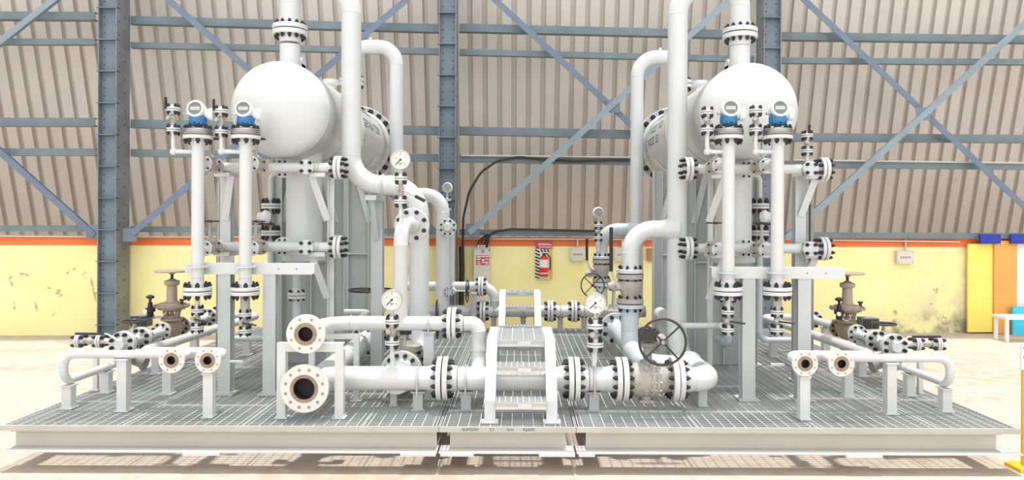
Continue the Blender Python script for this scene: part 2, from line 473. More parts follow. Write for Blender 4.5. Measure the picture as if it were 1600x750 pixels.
# ------------------------------------------------------------------ wall girts, one per bay and row
bays = [(-330, 151), (206, 686), (718, 1177), (1215, 1860)]
bn = ['in the bay at the far left', 'in the bay behind the left tank', 'in the bay between the two tanks', 'in the bay at the far right']
rows = [('topmost', [(23, 26), (32, 45), (44, 55), (57, 65)], 12), ('second from the top', [(65, 66), (71, 81), (82, 93), (95, 99)], 9),
        ('third from the top', [(190, 191), (193, 204), (204, 214), (214, 219)], 12), ('fourth from the top', [(237, 238), (239, 247), (248, 256), (257, 262)], 11),
        ('lowest', [(357, 357), (358, 362), (363, 366), (367, 370)], 9)]
for rn, ys, hpx in rows:
    for (xa, xb), (ya, yb), b_ in zip(bays, ys, bn):
        p, q = WP(xa, ya, .06), WP(xb, yb, .06); hh = hpx / FPX * 13.8
        mb = MB().prism(cprof(.11, hh, .012), p, q)
        if rn in ('topmost', 'third from the top'): mb.bar(p + Vector((0, -.03, -hh / 2 - .006)), q + Vector((0, -.03, -hh / 2 - .006)), .15, .012)
        solo('wall_girt', mb, 'girt', '%s horizontal steel girt %s' % (rn, b_), 'girt', 'wall girts', (p + q) / 2)

# ------------------------------------------------------------------ diagonal braces
def brace(a, b, m, lab, off, w_=.11, gus=None):
    p, q = WP(*a, off), WP(*b, off); mb = MB(); u, v, ax = basis(q - p)
    yv = Vector((0, 1, 0)); side = ax.cross(yv).normalized()
    mb.prism(lprof(w_, .06, .012), p - side * w_ / 2, q - side * w_ / 2, up=-side) if False else mb.bar(p, q, .012, w_, up=side)
    mb.bar(p + side * (w_ / 2 - .006) + yv * .035, q + side * (w_ / 2 - .006) + yv * .035, .07, .012, up=side)
    T = Thing('diagonal_brace', lab, 'brace', (p + q) / 2, 'diagonal wall braces')
    T.part('angle_bar', mb, m)
    for g in gus or []:
        c = WP(*g, off - .02); T.part('gusset_plate', MB().cbox(c, .25, .014, .24), 'colm')


brace((-260, 8), (147, 368), 'brace', 'blue-grey brace falling to the foot of the column at the far left', .31, gus=[(146, 362)])
brace((95, -10), (-260, 269), 'braceb', 'short blue-grey brace rising at the top left corner', .31)
brace((240, -20), (682, 365), 'brace', 'blue-grey brace running down from upper left behind the left tank', .31)
brace((206, 365), (655, -18), 'brace', 'blue-grey brace rising from column foot up behind the left tank', .42, gus=[(203, 367), (440, 165)])
brace((752, -20), (1179, 372), 'brace', 'blue-grey brace falling from upper left between the two tanks', .31)
brace((733, 364), (1160, -18), 'braceb', 'pale blue brace rising between the two tanks above the electrical box', .42, gus=[(738, 360), (958, 166)])
brace((1236, -20), (1690, 407), 'brace', 'blue-grey brace falling from upper left across the bay at the far right', .31)
brace((1228, 373), (1690, -42), 'braceb', 'pale blue brace rising across the bay at the far right', .42, gus=[(1442, 178)])

# ------------------------------------------------------------------ cables, boxes, extinguisher on the back wall
cab = MB(); pts = [(723, 385), (724, 340), (733, 300), (752, 268), (778, 251), (810, 245), (850, 249), (900, 252), (950, 250), (1040, 249)]
cab.path([WP(x_, y_, .17) for x_, y_ in pts], .022, 10, .5, weld=False)
solo('cable', cab, 'cable', 'thick black cable looping up the cladding above the electrical box', 'cable')
cab = MB(); cab.path([WP(721, 385, .16), WP(722, 420, .14), WP(721, 470, .12), WP(722, 515, .12)], .05, 10, .3, weld=False)
solo('cable_bundle', cab, 'cable', 'dark cable bundle dropping down the yellow wall beside the electrical box', 'cable')
cab = MB(); cab.path([WP(761, 388, .12), WP(761, 375, .15), WP(770, 362, .17), WP(800, 358, .17), WP(930, 361, .17)], .02, 8, .2, weld=False)
solo('cable', cab, 'cable', 'thin dark cable running level from the electrical box along the lowest girt', 'cable')
for (xa, ya, xb, yb, off, lab) in ((-80, 368, 148, 370, .06, 'pale conduit along the orange band at the far left'), (205, 370, 683, 371, .06, 'pale conduit along the orange band behind the left skid'),
                              (719, 373, 1176, 375, .06, 'pale conduit along the orange band between the two skids'), (1222, 374, 1500, 378, .06, 'pale conduit along the orange band right of the right tank'),
                              (721, 243, 985, 246, .16, 'thin pale conduit on the fourth girt between the two tanks'), (1240, 250, 1700, 256, .16, 'thin pale conduit on the fourth girt at the far right')):
    solo('conduit', MB().cyl(WP(xa, ya, off), WP(xb, yb, off), .016, n=8), 'conduit', lab, 'conduit', 'wall conduits')


def face_rect(mb, x0, y0, x1, y1, off, th=.004):
    """a thin slab on the wall between two pixel corners"""
    a, b_ = WP(x0, y0, off), WP(x1, y1, off); mb.add([(a.x, a.y, a.z), (b_.x, b_.y, a.z), (b_.x, b_.y, b_.z), (a.x, a.y, b_.z), (a.x, a.y + th, a.z), (b_.x, b_.y + th, a.z), (b_.x, b_.y + th, b_.z), (a.x, a.y + th, b_.z)],
                                                     [(0, 1, 2, 3), (7, 6, 5, 4), (0, 4, 5, 1), (1, 5, 6, 2), (2, 6, 7, 3), (3, 7, 4, 0)]); return mb


def text_part(T, name, txt, c, hgt, m, ax_x=Vector((1, 0, 0)), ax_y=Vector((0, 0, 1)), under=None, sx=1.0, wrap=None):
    cu = bpy.data.curves.new('lettering', 'FONT'); cu.body = txt; cu.size = 1; cu.align_x = 'CENTER'; cu.align_y = 'CENTER'
    o = bpy.data.objects.new('lettering_source', cu); COL.objects.link(o)
    me = bpy.data.meshes.new_from_object(o.evaluated_get(bpy.context.evaluated_depsgraph_get()))
    bpy.data.objects.remove(o)
    mb = MB(); nrm = ax_x.cross(ax_y)
    for v in me.vertices:
        a, b_ = v.co.x * hgt * sx, v.co.y * hgt
        mb.v.append(tuple(wrap(a, b_)) if wrap else tuple(Vector(c) + ax_x * a + ax_y * b_))
    mb.f = [tuple(p.vertices) for p in me.polygons]
    bpy.data.meshes.remove(me)
    return T.part(name, mb, m, under)


a = WP(753, 475, .1)
T = Thing('electrical_box', 'tall pale electrical enclosure with red warning label on the yellow wall', 'electrical box', a)
T.part('enclosure', face_rect(MB(), 740.5, 388, 765.5, 475, .22, .21), 'boxw')
T.part('lid_edge', face_rect(MB(), 740, 387, 766, 389, .23, .22), 'panel')
lb = T.part('warning_label', face_rect(MB(), 744, 399, 764, 414, .226), 'redlabel', label='red and white printed warning label')
lm = MB()
for (x0, y0, x1, y1) in ((745, 400, 752, 402.5), (753, 400, 758, 402), (759, 400, 763, 402), (745, 404, 751, 406), (753, 405, 757, 408), (758, 404.5, 763, 406), (745.5, 408.5, 750, 410), (752, 409.5, 757, 411), (758, 409, 763, 411), (746, 411.5, 751, 413), (758, 412, 763, 413)):
    face_rect(lm, x0, y0, x1, y1, .229)
T.part('label_print', lm, 'paper', lb)
T.part('name_tag', face_rect(MB(), 752, 390.5, 757, 395, .226), 'castd')
T.part('lock', MB().cyl(WP(764, 391.5, .22), WP(764, 391.5, .24), .012, n=10), 'black')
for k in range(4):
    p = WP(747.5 + 4.6 * k, 387, .12); T.part('cable_gland', MB().cyl(p, p + Vector((0, 0, .05)), .02, n=10), 'plain')
    T.part('cable_tail', MB().path([p + Vector((0, 0, .05)), p + Vector((.01 * k, 0, .12)), WP(760 + k, 366, .16)], .012, 8, .05, weld=False), 'cable')

a = WP(849, 436, .06)
T = Thing('fire_point_board', 'black and cream striped board behind the red fire extinguisher', 'sign board', a)
bd = T.part('back_board', face_rect(MB(), 836, 389, 863, 436, .05, .03), 'paper')
T.part('top_sign', face_rect(MB(), 837, 378, 863, 388.5, .055, .03), 'redlabel', label='dark red sign with pale lettering')
lm = MB(); face_rect(lm, 841, 382, 862, 383.2, .059); face_rect(lm, 842, 385.6, 862, 386.8, .059); face_rect(lm, 841, 380.2, 858, 381, .059)
T.part('sign_print', lm, 'paper')
hz = MB()
for k in range(9):
    y = 389.5 + 5.2 * k
    for xa, xb in ((836.2, 843.5),):
        yy = y if xa < 840 else y - 1
        p = [WP(xa, min(yy, 435.5), .053), WP(xb, min(yy + 3, 435.8), .053), WP(xb, min(yy + 5.6, 435.8), .053), WP(xa, min(yy + 2.6, 435.8), .053)]
        b0 = len(hz.v); hz.v += [tuple(q) for q in p]; hz.f.append((b0, b0 + 1, b0 + 2, b0 + 3))
for k in range(3):
    p = [WP(844 + 5 * k, 389.2, .053), WP(846.5 + 5 * k, 389.2, .053), WP(849 + 5 * k, 394, .053), WP(846.5 + 5 * k, 394, .053)]
    b0 = len(hz.v); hz.v += [tuple(q) for q in p]; hz.f.append((b0, b0 + 1, b0 + 2, b0 + 3))
T.part('hazard_stripes', hz, 'ink', bd)
T.part('edge_strip', face_rect(MB(), 859, 389.5, 862.8, 435.5, .054), 'yel', bd)
p = WP(850, 432, .16)
T = Thing('fire_extinguisher', 'red fire extinguisher with pale label hanging on the striped board', 'fire extinguisher', p)
zz = WP(850, 398, .16).z - p.z
T.part('cylinder', MB().lathe(p, (0, 0, 1), [(0, 0), (.075, 0), (.085, .02), (.085, zz * .82), (.06, zz * .92), (.025, zz * .96), (0, zz * .96)], 20), 'red')
T.part('label', MB().lathe(p + Vector((0, 0, zz * .42)), (0, 0, 1), [(.0865, 0), (.0865, zz * .36)], 20), 'paper', label='pale printed label')
T.part('band', MB().lathe(p + Vector((0, 0, zz * .13)), (0, 0, 1), [(.087, 0), (.087, .02)], 20), 'paper')
T.part('valve_head', MB().lathe(p + Vector((0, 0, zz * .95)), (0, 0, 1), [(0, 0), (.03, 0), (.03, .04), (0, .04)], 12).cbox(p + Vector((.03, 0, zz + .02)), .12, .02, .018), 'black')
T.part('hose', MB().path([p + Vector((.06, 0, zz)), p + Vector((.115, 0, zz - .05)), p + Vector((.115, 0, .12))], .012, 8, .04, weld=False), 'black')
T.part('bracket', MB().cbox(p + Vector((0, .09, .2)), .06, .06, .04), 'black')


def jbox(x0, y0, x1, y1, lab):
    T = Thing('junction_box', lab, 'junction box', WP((x0 + x1) / 2, y1, .06), 'labelled boxes under the orange band')
    T.part('box', face_rect(MB(), x0, y0, x1, y1, .1, .095), 'boxw')
    w_, h_ = x1 - x0, y1 - y0
    l_ = T.part('label', face_rect(MB(), x0 + w_ * .17, y0 + h_ * .36, x1 - w_ * .12, y0 + h_ * .66, .104), 'paper', label='printed strip')
    t_ = MB()
    for k in range(6): face_rect(t_, x0 + w_ * (.2 + .11 * k), y0 + h_ * .42, x0 + w_ * (.27 + .11 * k), y0 + h_ * .6, .107)
    T.part('label_print', t_, 'rust', l_)
    T.part('conduit_drop', MB().cyl(WP((x0 + x1) / 2, y0, .05), WP((x0 + x1) / 2, 374, .05), .016, n=8), 'conduit')
    sc_ = MB()
    for sx in (.08, .92):
        for sy in (.12, .88): p = WP(x0 + w_ * sx, y0 + h_ * sy, .1); sc_.cyl(p, p - Vector((0, .006, 0)), .01, n=8)
    T.part('screw', sc_, 'castd')


jbox(890.5, 387, 914.5, 407.5, 'small pale labelled box on the yellow wall right of the extinguisher')
jbox(960, 388, 984, 408, 'small pale labelled box partly behind the check valve of the right skid')
jbox(1402, 392, 1428, 412, 'small pale labelled box on the yellow wall at the far right')
solo('wall_box', face_rect(MB(), 1012, 388, 1021, 408, .1, .1), 'brown', 'small brown box on the wall at the edge of the right pedestal', 'box')

# coloured sheets at the far right end of the wall
solo('yellow_sheet', face_rect(MB(), 1513, 381, 1551, 519, .10, .05), 'yboard', 'bright yellow sheet standing against the wall at the far right', 'sheet')
solo('orange_sheet', face_rect(MB(), 1554, 376, 1588, 521, .14, .05), 'oboard', 'orange sheet standing against the wall beside the yellow one', 'sheet')
solo('white_sheet', face_rect(MB(), 1589, 380, 1625, 522, .10, .05), 'plain', 'white sheet against the wall behind the barrier post', 'sheet')
solo('cyan_sheet', face_rect(MB(), 1583, 480, 1640, 523, .26, .05), 'cyan', 'low cyan sheet leaning by the orange one', 'sheet')
solo('blue_panel', face_rect(MB(), 1532, 366, 1564, 381, .24, .05), 'bluep', 'dark blue panel under the girt above the orange sheet', 'panel')
solo('blue_panel', face_rect(MB(), 1580, 366, 1625, 381, .24, .05), 'bluep', 'dark blue panel under the girt at the very right edge', 'panel')
p = WP(1585, 545, 1.1)
T = Thing('low_bench', 'white low bench on the floor below the orange sheet', 'bench', (p.x, p.y, 0))
p0, p1 = WP(1560, 527, .9), WP(1640, 527, .9)
T.part('bench_top', MB().box((p0.x, p0.y - .2, .40), (p1.x, p0.y + .2, .45)), 'plain')
for x_ in (p0.x + .05, p1.x - .05):
    for y_ in (p0.y - .15, p0.y + .15): T.part('leg', MB().cbox((x_, y_, .2), .05, .05, .4), 'plain')

# barrier post with a notice
p = W(1601, 724, 6.35); p.z = 0
T = Thing('barrier_post', 'yellow steel post with white notice beside the right platform', 'post', p)
T.part('base_plate', MB().lathe(p, (0, 0, 1), [(0, 0), (.15, 0), (.15, .03), (.12, .045), (0, .045)], 4, PI / 4), 'yel')
T.part('post', MB().cyl(p + Vector((0, 0, .04)), p + Vector((0, 0, .98)), .028), 'yel')
nb = T.part('notice', MB().box((p.x - .062, p.y - .045, .865), (p.x + .16, p.y - .03, 1.085)), 'plain', label='white notice panel')
tx = MB()
for k, (a_, b_) in enumerate(((.0, .17), (.02, .2), (.0, .12), (.03, .18))): tx.box((p.x - .045 + a_, p.y - .0465, 1.045 - .04 * k), (p.x - .045 + b_, p.y - .045, 1.058 - .04 * k))
T.part('notice_print', tx, 'ink', nb)

# ------------------------------------------------------------------ the three grated platforms
ZD = H - 1.74; YF, YB = 6.22, 12.0


def platform(x0, x1, bx0, bx1, lab, pads, text=None):
    T = Thing('skid_platform', lab, 'platform', ((x0 + x1) / 2, YF, 0), 'grated skid platforms')
    g = MB(); y = YF + .05
    while y < YB - .03:
        g.box((x0 + .02, y - .0035, ZD - .030), (x1 - .02, y + .0035, ZD - .002)); y += .058
    r_ = MB(); x = x0 + .06
    while x < x1 - .03:
        r_.box((x - .0032, YF + .02, ZD - .010), (x + .0032, YB - .02, ZD)); x += .092
    gr = T.part('grating', g, 'galv'); 
    bd = MB(); rs = random.Random(int(x0 * 100)); x = x0 + .02
    while x < x1 - .3:
        xe = min(x + 1.01, x1 - .015)
        for xx in (x, xe - .012): bd.box((xx, YF + .02, ZD - .028), (xx + .006, YB - .02, ZD + .001))
        y = YF + .5 + rs.random() * .9
        while y < YB - .3:
            bd.box((x, y, ZD - .028), (xe - .01, y + .006, ZD + .001)).box((x, y + .014, ZD - .028), (xe - .01, y + .020, ZD + .001)); y += 1.0 + rs.random() * 1.2
        x = xe + .002
    T.part('cross_rods', r_, 'galvb', gr); T.part('panel_banding', bd, 'galvb', gr)
    zl = ZD - .042
    ed = T.part('edge_strip', MB().box((x0, YF, zl), (x1, YF + .02, ZD + .002)), 'lip'); T.part('edge_strip', MB().box((x0, YB - .02, zl), (x1, YB, ZD + .002)), 'lip')
    for xs in (x0, x1 - .008): T.part('side_strip', MB().box((xs, YF + .02, zl), (xs + .008, YB - .02, ZD - .004)), 'panel')
    zb = .176
    def ibeam(p0, p1): return MB().prism(hprof(.14, zl - zb, .012, .010), p0, p1)
    zc = (zl + zb) / 2
    T.part('front_beam', ibeam((bx0, YF + .09, zc), (bx1, YF + .09, zc)), 'beam')
    T.part('rear_beam', ibeam((bx0, YB - .09, zc), (bx1, YB - .09, zc)), 'beam')
    for x_ in (bx0 + .07, bx1 - .07): T.part('side_beam', ibeam((x_, YF + .17, zc), (x_, YB - .17, zc)), 'beam')
    for y_ in (7.4, 8.8, 10.2, 11.2): T.part('cross_beam', ibeam((bx0 + .15, y_, zc), (bx1 - .15, y_, zc)), 'beam')
    T.part('sun_white_strip', MB().box((x0 + (.0 if x0 > -1 and x0 < 1 else .05), YF - .04, zb - .006), (x1 - .01, YF + .16, zb + .006)), 'white')  # white here stands in for sun caught on the beam's bottom flange
    for a_, b_ in pads: T.part('pad_plate', MB().box((a_, YF - .05, zb - .026), (b_, YF + .2, zb - .006)), 'white')
    for x_ in (bx0 + .25, bx1 - .25):
        for y_ in (7.4, 10.2): T.part('foot', MB().box((x_ - .1, y_ - .1, 0), (x_ + .1, y_ + .1, zb)), 'lip')
    if text:
        for tx_, px_, h_ in text:
            p_ = W(px_, 671, YF - .004); text_part(T, 'handwriting', tx_, (p_.x, YF - .002, ZD - .019), h_, 'ink', under=ed)
    return T


X = lambda px, Y: (px - CX) * Y / FPX
platform(X(-1, YF), X(686.5, YF), X(15, YF), X(682, YF), 'grated steel platform of the left skid', [(X(290, YF), X(348, YF)), (X(628, YF), X(683, YF))])
platform(X(687.3, YF), X(901, YF), X(703, YF), X(884, YF), 'narrow grated centre platform under the crossover stairs', [(X(690, YF), X(742, YF)), (X(843, YF), X(899, YF))],
         [('SUMGOV', 735, .034), ('C1', 769, .036), ('D-H', 797, .03), ('92AMS', 826, .034)])
platform(X(901.8, YF), X(1597, YF), X(918, YF), X(1568, YF), 'grated steel platform of the right skid', [(X(905, YF), X(930, YF)), (X(1320, YF), X(1376, YF))])
ZD += .003                                              # feet stand on the grating's banding bars

# ------------------------------------------------------------------ horizontal tanks
ZT, RT, YT0, YT1 = 3.296, 0.51, 7.86, 11.62
YD, YD2 = 8.2, 11.25                                    # the two downcomers of each tank


def tank(xc, lab, texts, sgn, lug):
    T = Thing('pressure_tank', lab, 'tank', (xc, (YT0 + YT1) / 2, ZT - RT), 'white horizontal tanks')
    pr = [(RT * math.sin(t), YT0 - .27 * math.cos(t)) for t in [PI / 2 * k / 14 for k in range(15)]]
    pr += [(RT, YT0 + .05), (RT + .003, YT0 + .055), (RT + .003, YT0 + .065), (RT, YT0 + .07), (RT, 9.75), (RT + .003, 9.755), (RT + .003, 9.765), (RT, 9.77), (RT, YT1 - .12), (RT + .03, YT1 - .1), (RT + .03, YT1), (0, YT1)]
    sh = T.part('shell', MB().lathe((xc, 0, ZT), (0, 1, 0), pr, 72), 'white')
    f = T.part('end_flange', MB().lathe((xc, YT1, ZT), (0, 1, 0), [(.3, 0), (.615, 0), (.62, .005), (.62, .085), (.3, .085)], 64), 'white')
    T.part('gasket', MB().cyl((xc, YT1 + .085, ZT), (xc, YT1 + .097, ZT), .55, n=48), 'gasket')
    T.part('end_cover', MB().lathe((xc, YT1 + .097, ZT), (0, 1, 0), [(0, 0), (.62, 0), (.62, .09), (.45, .10), (.25, .16), (0, .18)], 64), 'white')
    me = stud_mesh(.042, .182)
    for k in range(24):
        q = PI / 24 + 2 * PI * k / 24
        T.put('stud_bolt', me, f, (xc + .565 * math.cos(q), YT1 + .091, ZT + .565 * math.sin(q)), (0, 1, 0))
    for y_, m_ in ((YD, 'white'), (YD2, 'white')):
        nz = T.part('nozzle', MB().cyl((xc, y_, ZT + RT - .05), (xc, y_, 4.06), .11), m_)
        T.part('nozzle_pad', MB().cyl((xc, y_, ZT + RT - .04), (xc, y_, ZT + RT + .012), .18, .14), m_, nz)
    # small nozzles and lifting lug on top
    y_ = 10.0; nz = T.part('nozzle', MB().cyl((xc, y_, ZT + RT - .05), (xc, y_, ZT + RT + .16), .06), 'white')
    T.part('blind_flange', MB().lathe((xc, y_, ZT + RT + .16), (0, 0, 1), [(0, -.03), (.07, -.03), (.11, 0), (.11, .05), (0, .055)], 24), 'white', nz)
    T.part('lifting_lug', MB().box((xc + lug - .02, 8.42, ZT + RT - .06), (xc + lug + .02, 8.58, ZT + RT + .10)).cyl((xc + lug - .02, 8.50, ZT + RT + .10), (xc + lug + .02, 8.50, ZT + RT + .10), .08), 'white')
    for y_ in (8.0,):
        T.part('nozzle', MB().cyl((xc + .42 * (-sgn), y_ + .25, ZT - .42), (xc + .42 * (-sgn), y_ + .25, ZT - .62), .03), 'white')
    # stencilled lettering on the side that faces the middle of the picture
    for txt, yc, zo, hgt in texts:
        def wrap(a, b, yc=yc, zo=zo):
            ang = math.asin(zo / RT) + b / RT; rr = RT + .0015
            return (xc + sgn * rr * math.cos(ang), yc + sgn * a, ZT + rr * math.sin(ang))
        text_part(T, 'lettering', txt, (0, 0, 0), hgt * 1.12, 'ink', under=sh, sx=1.25, wrap=wrap)
    # sump hanging below the tank
    xb, yb = xc + (.10 if sgn > 0 else 0.0), 8.42; zb = 1.70
    bt = T.part('sump', MB().lathe((xb, yb, 0), (0, 0, 1), [(0, zb), (.2, zb), (.2, ZT - RT + .10), (0, ZT - RT + .1)], 48), 'white')
    T.part('sump_flange', MB().lathe((xb, yb, zb - .01), (0, 0, 1), [(0, -.11), (.1, -.10), (.2, -.05), (.24, -.03), (.24, .03), (.2, .035)], 48), 'frame', bt)
    for z_ in (2.677, 1.835):
        n_ = T.part('sump_nozzle', MB().cyl((xc, yb - .15, z_), (xc, 7.99, z_), .05), 'white', bt)
        fp = MB(); fp.lathe((xc, 7.99, z_), (0, 1, 0), flange_profile(.1, .05, .03, 1), 28); fp.lathe((xc, 7.984, z_), (0, -1, 0), flange_profile(.1, .05, .03, 1), 28)
        T.part('sump_nozzle_flange', fp, 'white', bt)
        for k in range(8):
            q = PI / 8 + k * PI / 4; T.put('stud_bolt', stud_mesh(.012, .066), bt, (xc + .078 * math.cos(q), 7.987, z_ + .078 * math.sin(q)), (0, 1, 0))
    zz = 2.12 - 118 / FPX * 8.35
    T.part('sump_drain', MB().path([(xb - .07, 8.38, zb - .1), (xb - .07, 8.38, .72), (xb - .07, 8.82, .72)], .045, 20, .1), 'pale', bt)
    fpair(T, (xb - .07, 8.38, zz), (0, 0, 1), .1, .045, .033, 6, mats=('white', 'white'), under=bt)
    return T


tank(-2.54, 'large white tank of the left skid with domed end towards the camera', [('0X02G', 10.35, .33, .15), ('SEPARATOR', 10.3, .12, .15), (':E', 9.75, -.09, .13)], 1, .045)
tank(2.45, 'large white tank of the right skid with domed end towards the camera', [('NOZE NO', 10.45, .33, .14), ('NOZE  NO', 10.6, .16, .14), ('NOZE  SE', 10.7, -.02, .14)], -1, -.045)


def pedestal(xc, y, lab, hw):
    T = Thing('tank_pedestal', lab, 'pedestal', (xc, y, ZD), 'tank pedestals')
    zt_ = ZT - RT + .06
    for s_ in (-1, 1): T.part('post', MB().prism(hprof(.14, .13, .012, .01), (xc + s_ * hw, y, ZD), (xc + s_ * hw, y, zt_ + .015)), 'frame')
    T.part('web_plate', MB().box((xc - hw + .06, y - .01, ZD), (xc + hw - .06, y + .01, ZT - RT - .023)), 'panel')
    T.part('stiffener', MB().box((xc + .03, y - .06, ZD), (xc + .045, y - .01, zt_ - .1)).box((xc - hw + .065, y - .09, 1.62), (xc + hw - .065, y - .01, 1.64)), 'frame')
    sd = MB(); n = 20; vs = []
    for k in range(n + 1):
        a = PI * (1.17 + .66 * k / n)
        for r_, yy in ((RT + .004, y - .11), (RT + .02, y - .11), (RT + .02, y + .11), (RT + .004, y + .11)): vs.append((xc + r_ * math.cos(a), yy, ZT + r_ * math.sin(a)))
    fs = []
    for k in range(n):
        for j in range(4): fs.append((4 * k + j, 4 * k + (j + 1) % 4, 4 * k + 4 + (j + 1) % 4, 4 * k + 4 + j))
    sd.add(vs, fs); T.part('saddle_plate', sd, 'white')
    for s_ in (-1, 1):
        T.part('brace', MB().bar((xc + s_ * (hw - .05), y - .03, zt_ - .75), (xc + s_ * .17, y - .03, zt_ - .12), .012, .08), 'white')
        T.part('base_plate', MB().cbox((xc + s_ * hw, y, ZD + .01), .22, .22, .02), 'frame')


for xc, side in ((-2.54, 'left'), (2.45, 'right')):
    pedestal(xc, 8.98, 'grey plate pedestal under the front half of the %s tank' % side, .377)
    pedestal(xc, 10.9, 'grey plate pedestal under the rear half of the %s tank' % side, .40)

# ------------------------------------------------------------------ gooseneck pipes of the tanks
RP, ZTOP, ZRUN, ZLOW = 0.109, 4.74, 2.51, 0.668
for xt, xd, x2, y, lab in ((-2.54, -1.86, -1.10, YD, 'white gooseneck pipe from the front nozzle of the left tank'), (-2.54, -1.86, -1.15, YD2, 'white gooseneck pipe from the rear nozzle of the left tank')):
    r_ = RP if y == YD else .103
    T = Thing('gooseneck_pipe', lab, 'pipe', (xt, y, 4.22), 'tall gooseneck pipes')
    end = [(x2, 7.62, ZLOW)] if y == YD else [(x2, 11.52, .71)]
    zt_ = ZTOP if y == YD else 4.76
    T.part('pipe', MB().path([(xt, y, 4.28), (xt, y, zt_), (xd, y, zt_), (xd, y, ZRUN), (x2, y, ZRUN), (x2, y, end[0][2])] + end, r_, 36, .33 if y == YD else .27), 'white')
    fpair(T, (xt, y, 4.22), (0, 0, 1), .19, RP, .05, 12)
    if y == YD: flange1(T, (x2, 7.60, ZLOW), (0, 1, 0), .2, RP, .04)
    else: T.part('vent_plug', MB().cyl((xt + .28, y, zt_ + .09), (xt + .28, y, zt_ + .14), .022), 'white')
    # branch flange on the drop leg
    if y == YD:
        T.part('branch', MB().cyl((x2, y, 2.06), (x2, 7.74, 2.07), .067), 'white')
        fpair(T, (x2 - .01, 7.72, 2.07), (0, 1, 0), .18, .067, .035, 8)
    else:
        T.part('branch', MB().cyl((x2 + .0, y, 2.02), (x2 + .09, 11.0, 2.02), .05), 'white')
        fpair(T, (x2 + .10, 11.0, 2.02), (0, -1, 0), .13, .05, .03, 8)
        T.part('blind_plate', MB().cyl((x2 + .10, 10.965, 2.02), (x2 + .10, 10.94, 2.02), .06), 'white')
T = Thing('gooseneck_pipe', 'white gooseneck pipe from the front nozzle of the right tank', 'pipe', (2.45, YD, 4.2), 'tall gooseneck pipes')
XV2 = X(1058, 6.8)
T.part('pipe', MB().path([(2.45, YD, 4.26), (2.45, YD, ZTOP), (1.76, YD, ZTOP), (1.76, YD, ZLOW), (1.76, 6.8, ZLOW), (XV2 + .03, 6.8, ZLOW)], RP, 36, .33), 'white')
fpair(T, (2.45, YD, 4.2), (0, 0, 1), .19, RP, .05, 12)
ck = 1.545
T.part('tee_branch', MB().path([(1.76, YD, 2.03), (1.24, YD, 2.03), (1.24, YD, ck + .02)], .098, 32, .26), 'white')
T.part('tee_neck', MB().cyl((1.76, YD, 2.03), (1.60, YD, 2.03), .155, .10), 'white')
T.part('clamp_ring', MB().ring((1.76, 7.55, ZLOW), (0, 1, 0), RP + .004, .012, 36), 'frame'); T.part('clamp_ring', MB().ring((1.74, 6.98, ZLOW + .01), (.6, 1, 0), RP + .004, .012, 36), 'frame')
flange1(T, (1.24, YD, ck), (0, 0, 1), .15, .098, .045)
T = Thing('gooseneck_pipe', 'white gooseneck pipe from the rear nozzle of the right tank', 'pipe', (2.45, YD2, 4.2), 'tall gooseneck pipes')
T.part('pipe', MB().path([(2.45, YD2, 4.26), (2.45, YD2, 4.62), (1.80, YD2, 4.62), (1.80, YD2, .71), (1.80, 11.5, .71)], .1, 32, .30), 'white')
fpair(T, (2.45, YD2, 4.2), (0, 0, 1), .19, RP, .05, 12)
T.part('vent_plug', MB().cyl((2.15, YD2, 4.71), (2.15, YD2, 4.76), .022), 'white')
T.part('tee_branch', MB().path([(1.80, YD2, 2.0), (1.27, YD2, 2.0), (1.27, YD2, ck + .02)], .088, 28, .24), 'pale')
T.part('tee_neck', MB().cyl((1.80, YD2, 2.0), (1.66, YD2, 2.0), .14, .09), 'pale')
flange1(T, (1.27, YD2, ck), (0, 0, 1), .14, .088, .045, m='pale')


def check_valve(x, y, lab, R, zb):
    T = Thing('check_valve', lab, 'valve', (x, y, zb), 'check valves')
    h = ck - .012 - zb
    b_ = T.part('body', MB().lathe((x, y, zb), (0, 0, 1), [(0, 0), (R, 0), (R, .045), (R * .62, .06), (R * .66, h * .30), (R * .86, h * .5), (R * .92, h * .62), (R * .95, h * .7), (R * .95, h * .76), (R * .7, h * .78), (R * .7, h - .055), (R, h - .05), (R, h), (0, h)], 36), 'castg')
    T.part('gasket', MB().cyl((x, y, ck - .013), (x, y, ck + .001), R * .9, n=32), 'gasket')
    stud_ring(T, b_, (x, y, ck - .006), (0, 0, 1), R, .105, 8, bk=.017)
    stud_ring(T, b_, (x, y, zb - .006), (0, 0, 1), R, .105, 8, bk=.017)
    T.part('side_cover', MB().cyl((x - R * .6, y - .05, zb + h * .55), (x - R * 1.2, y - .07, zb + h * .55), .035), 'castg')


check_valve(1.24, YD, 'grey check valve under the bent branch of the front right gooseneck', .15, 1.215)
check_valve(1.27, YD2, 'smaller grey check valve under the bent branch of the rear right gooseneck', .14, 1.20)

# bypass line under the check valves, running back to front
T = Thing('bypass_pipe', 'pale grey pipe under the front check valve, elbowing towards the big handwheel', 'pipe', (1.24, YD, ZLOW - .1))
T.part('pipe', MB().path([(1.24, YD, 1.2), (1.24, YD, .72), (1.24, 7.25, .72), (1.643, 7.25, .70)], .098, 32, .2), 'pale')
T.part('rear_leg', MB().cyl((1.24, YD, .76), (1.24, 9.33, .76), .09), 'pale')
flange1(T, (1.24, YD, 1.203), (0, 0, -1), .15, .098, .045, m='pale'); T.part('gasket', MB().cyl((1.24, YD, 1.204), (1.24, YD, 1.214), .135), 'gasket')
flange1(T, (1.24, 9.36, .76), (0, -1, 0), .2, .09, .04, m='pale')
T = Thing('bypass_pipe', 'pale grey pipe under the rear check valve', 'pipe', (1.27, YD2, ZLOW - .1))
T.part('pipe', MB().path([(1.27, YD2, 1.19), (1.27, YD2, .76), (1.24, 9.9, .76)], .088, 28, .2), 'pale')
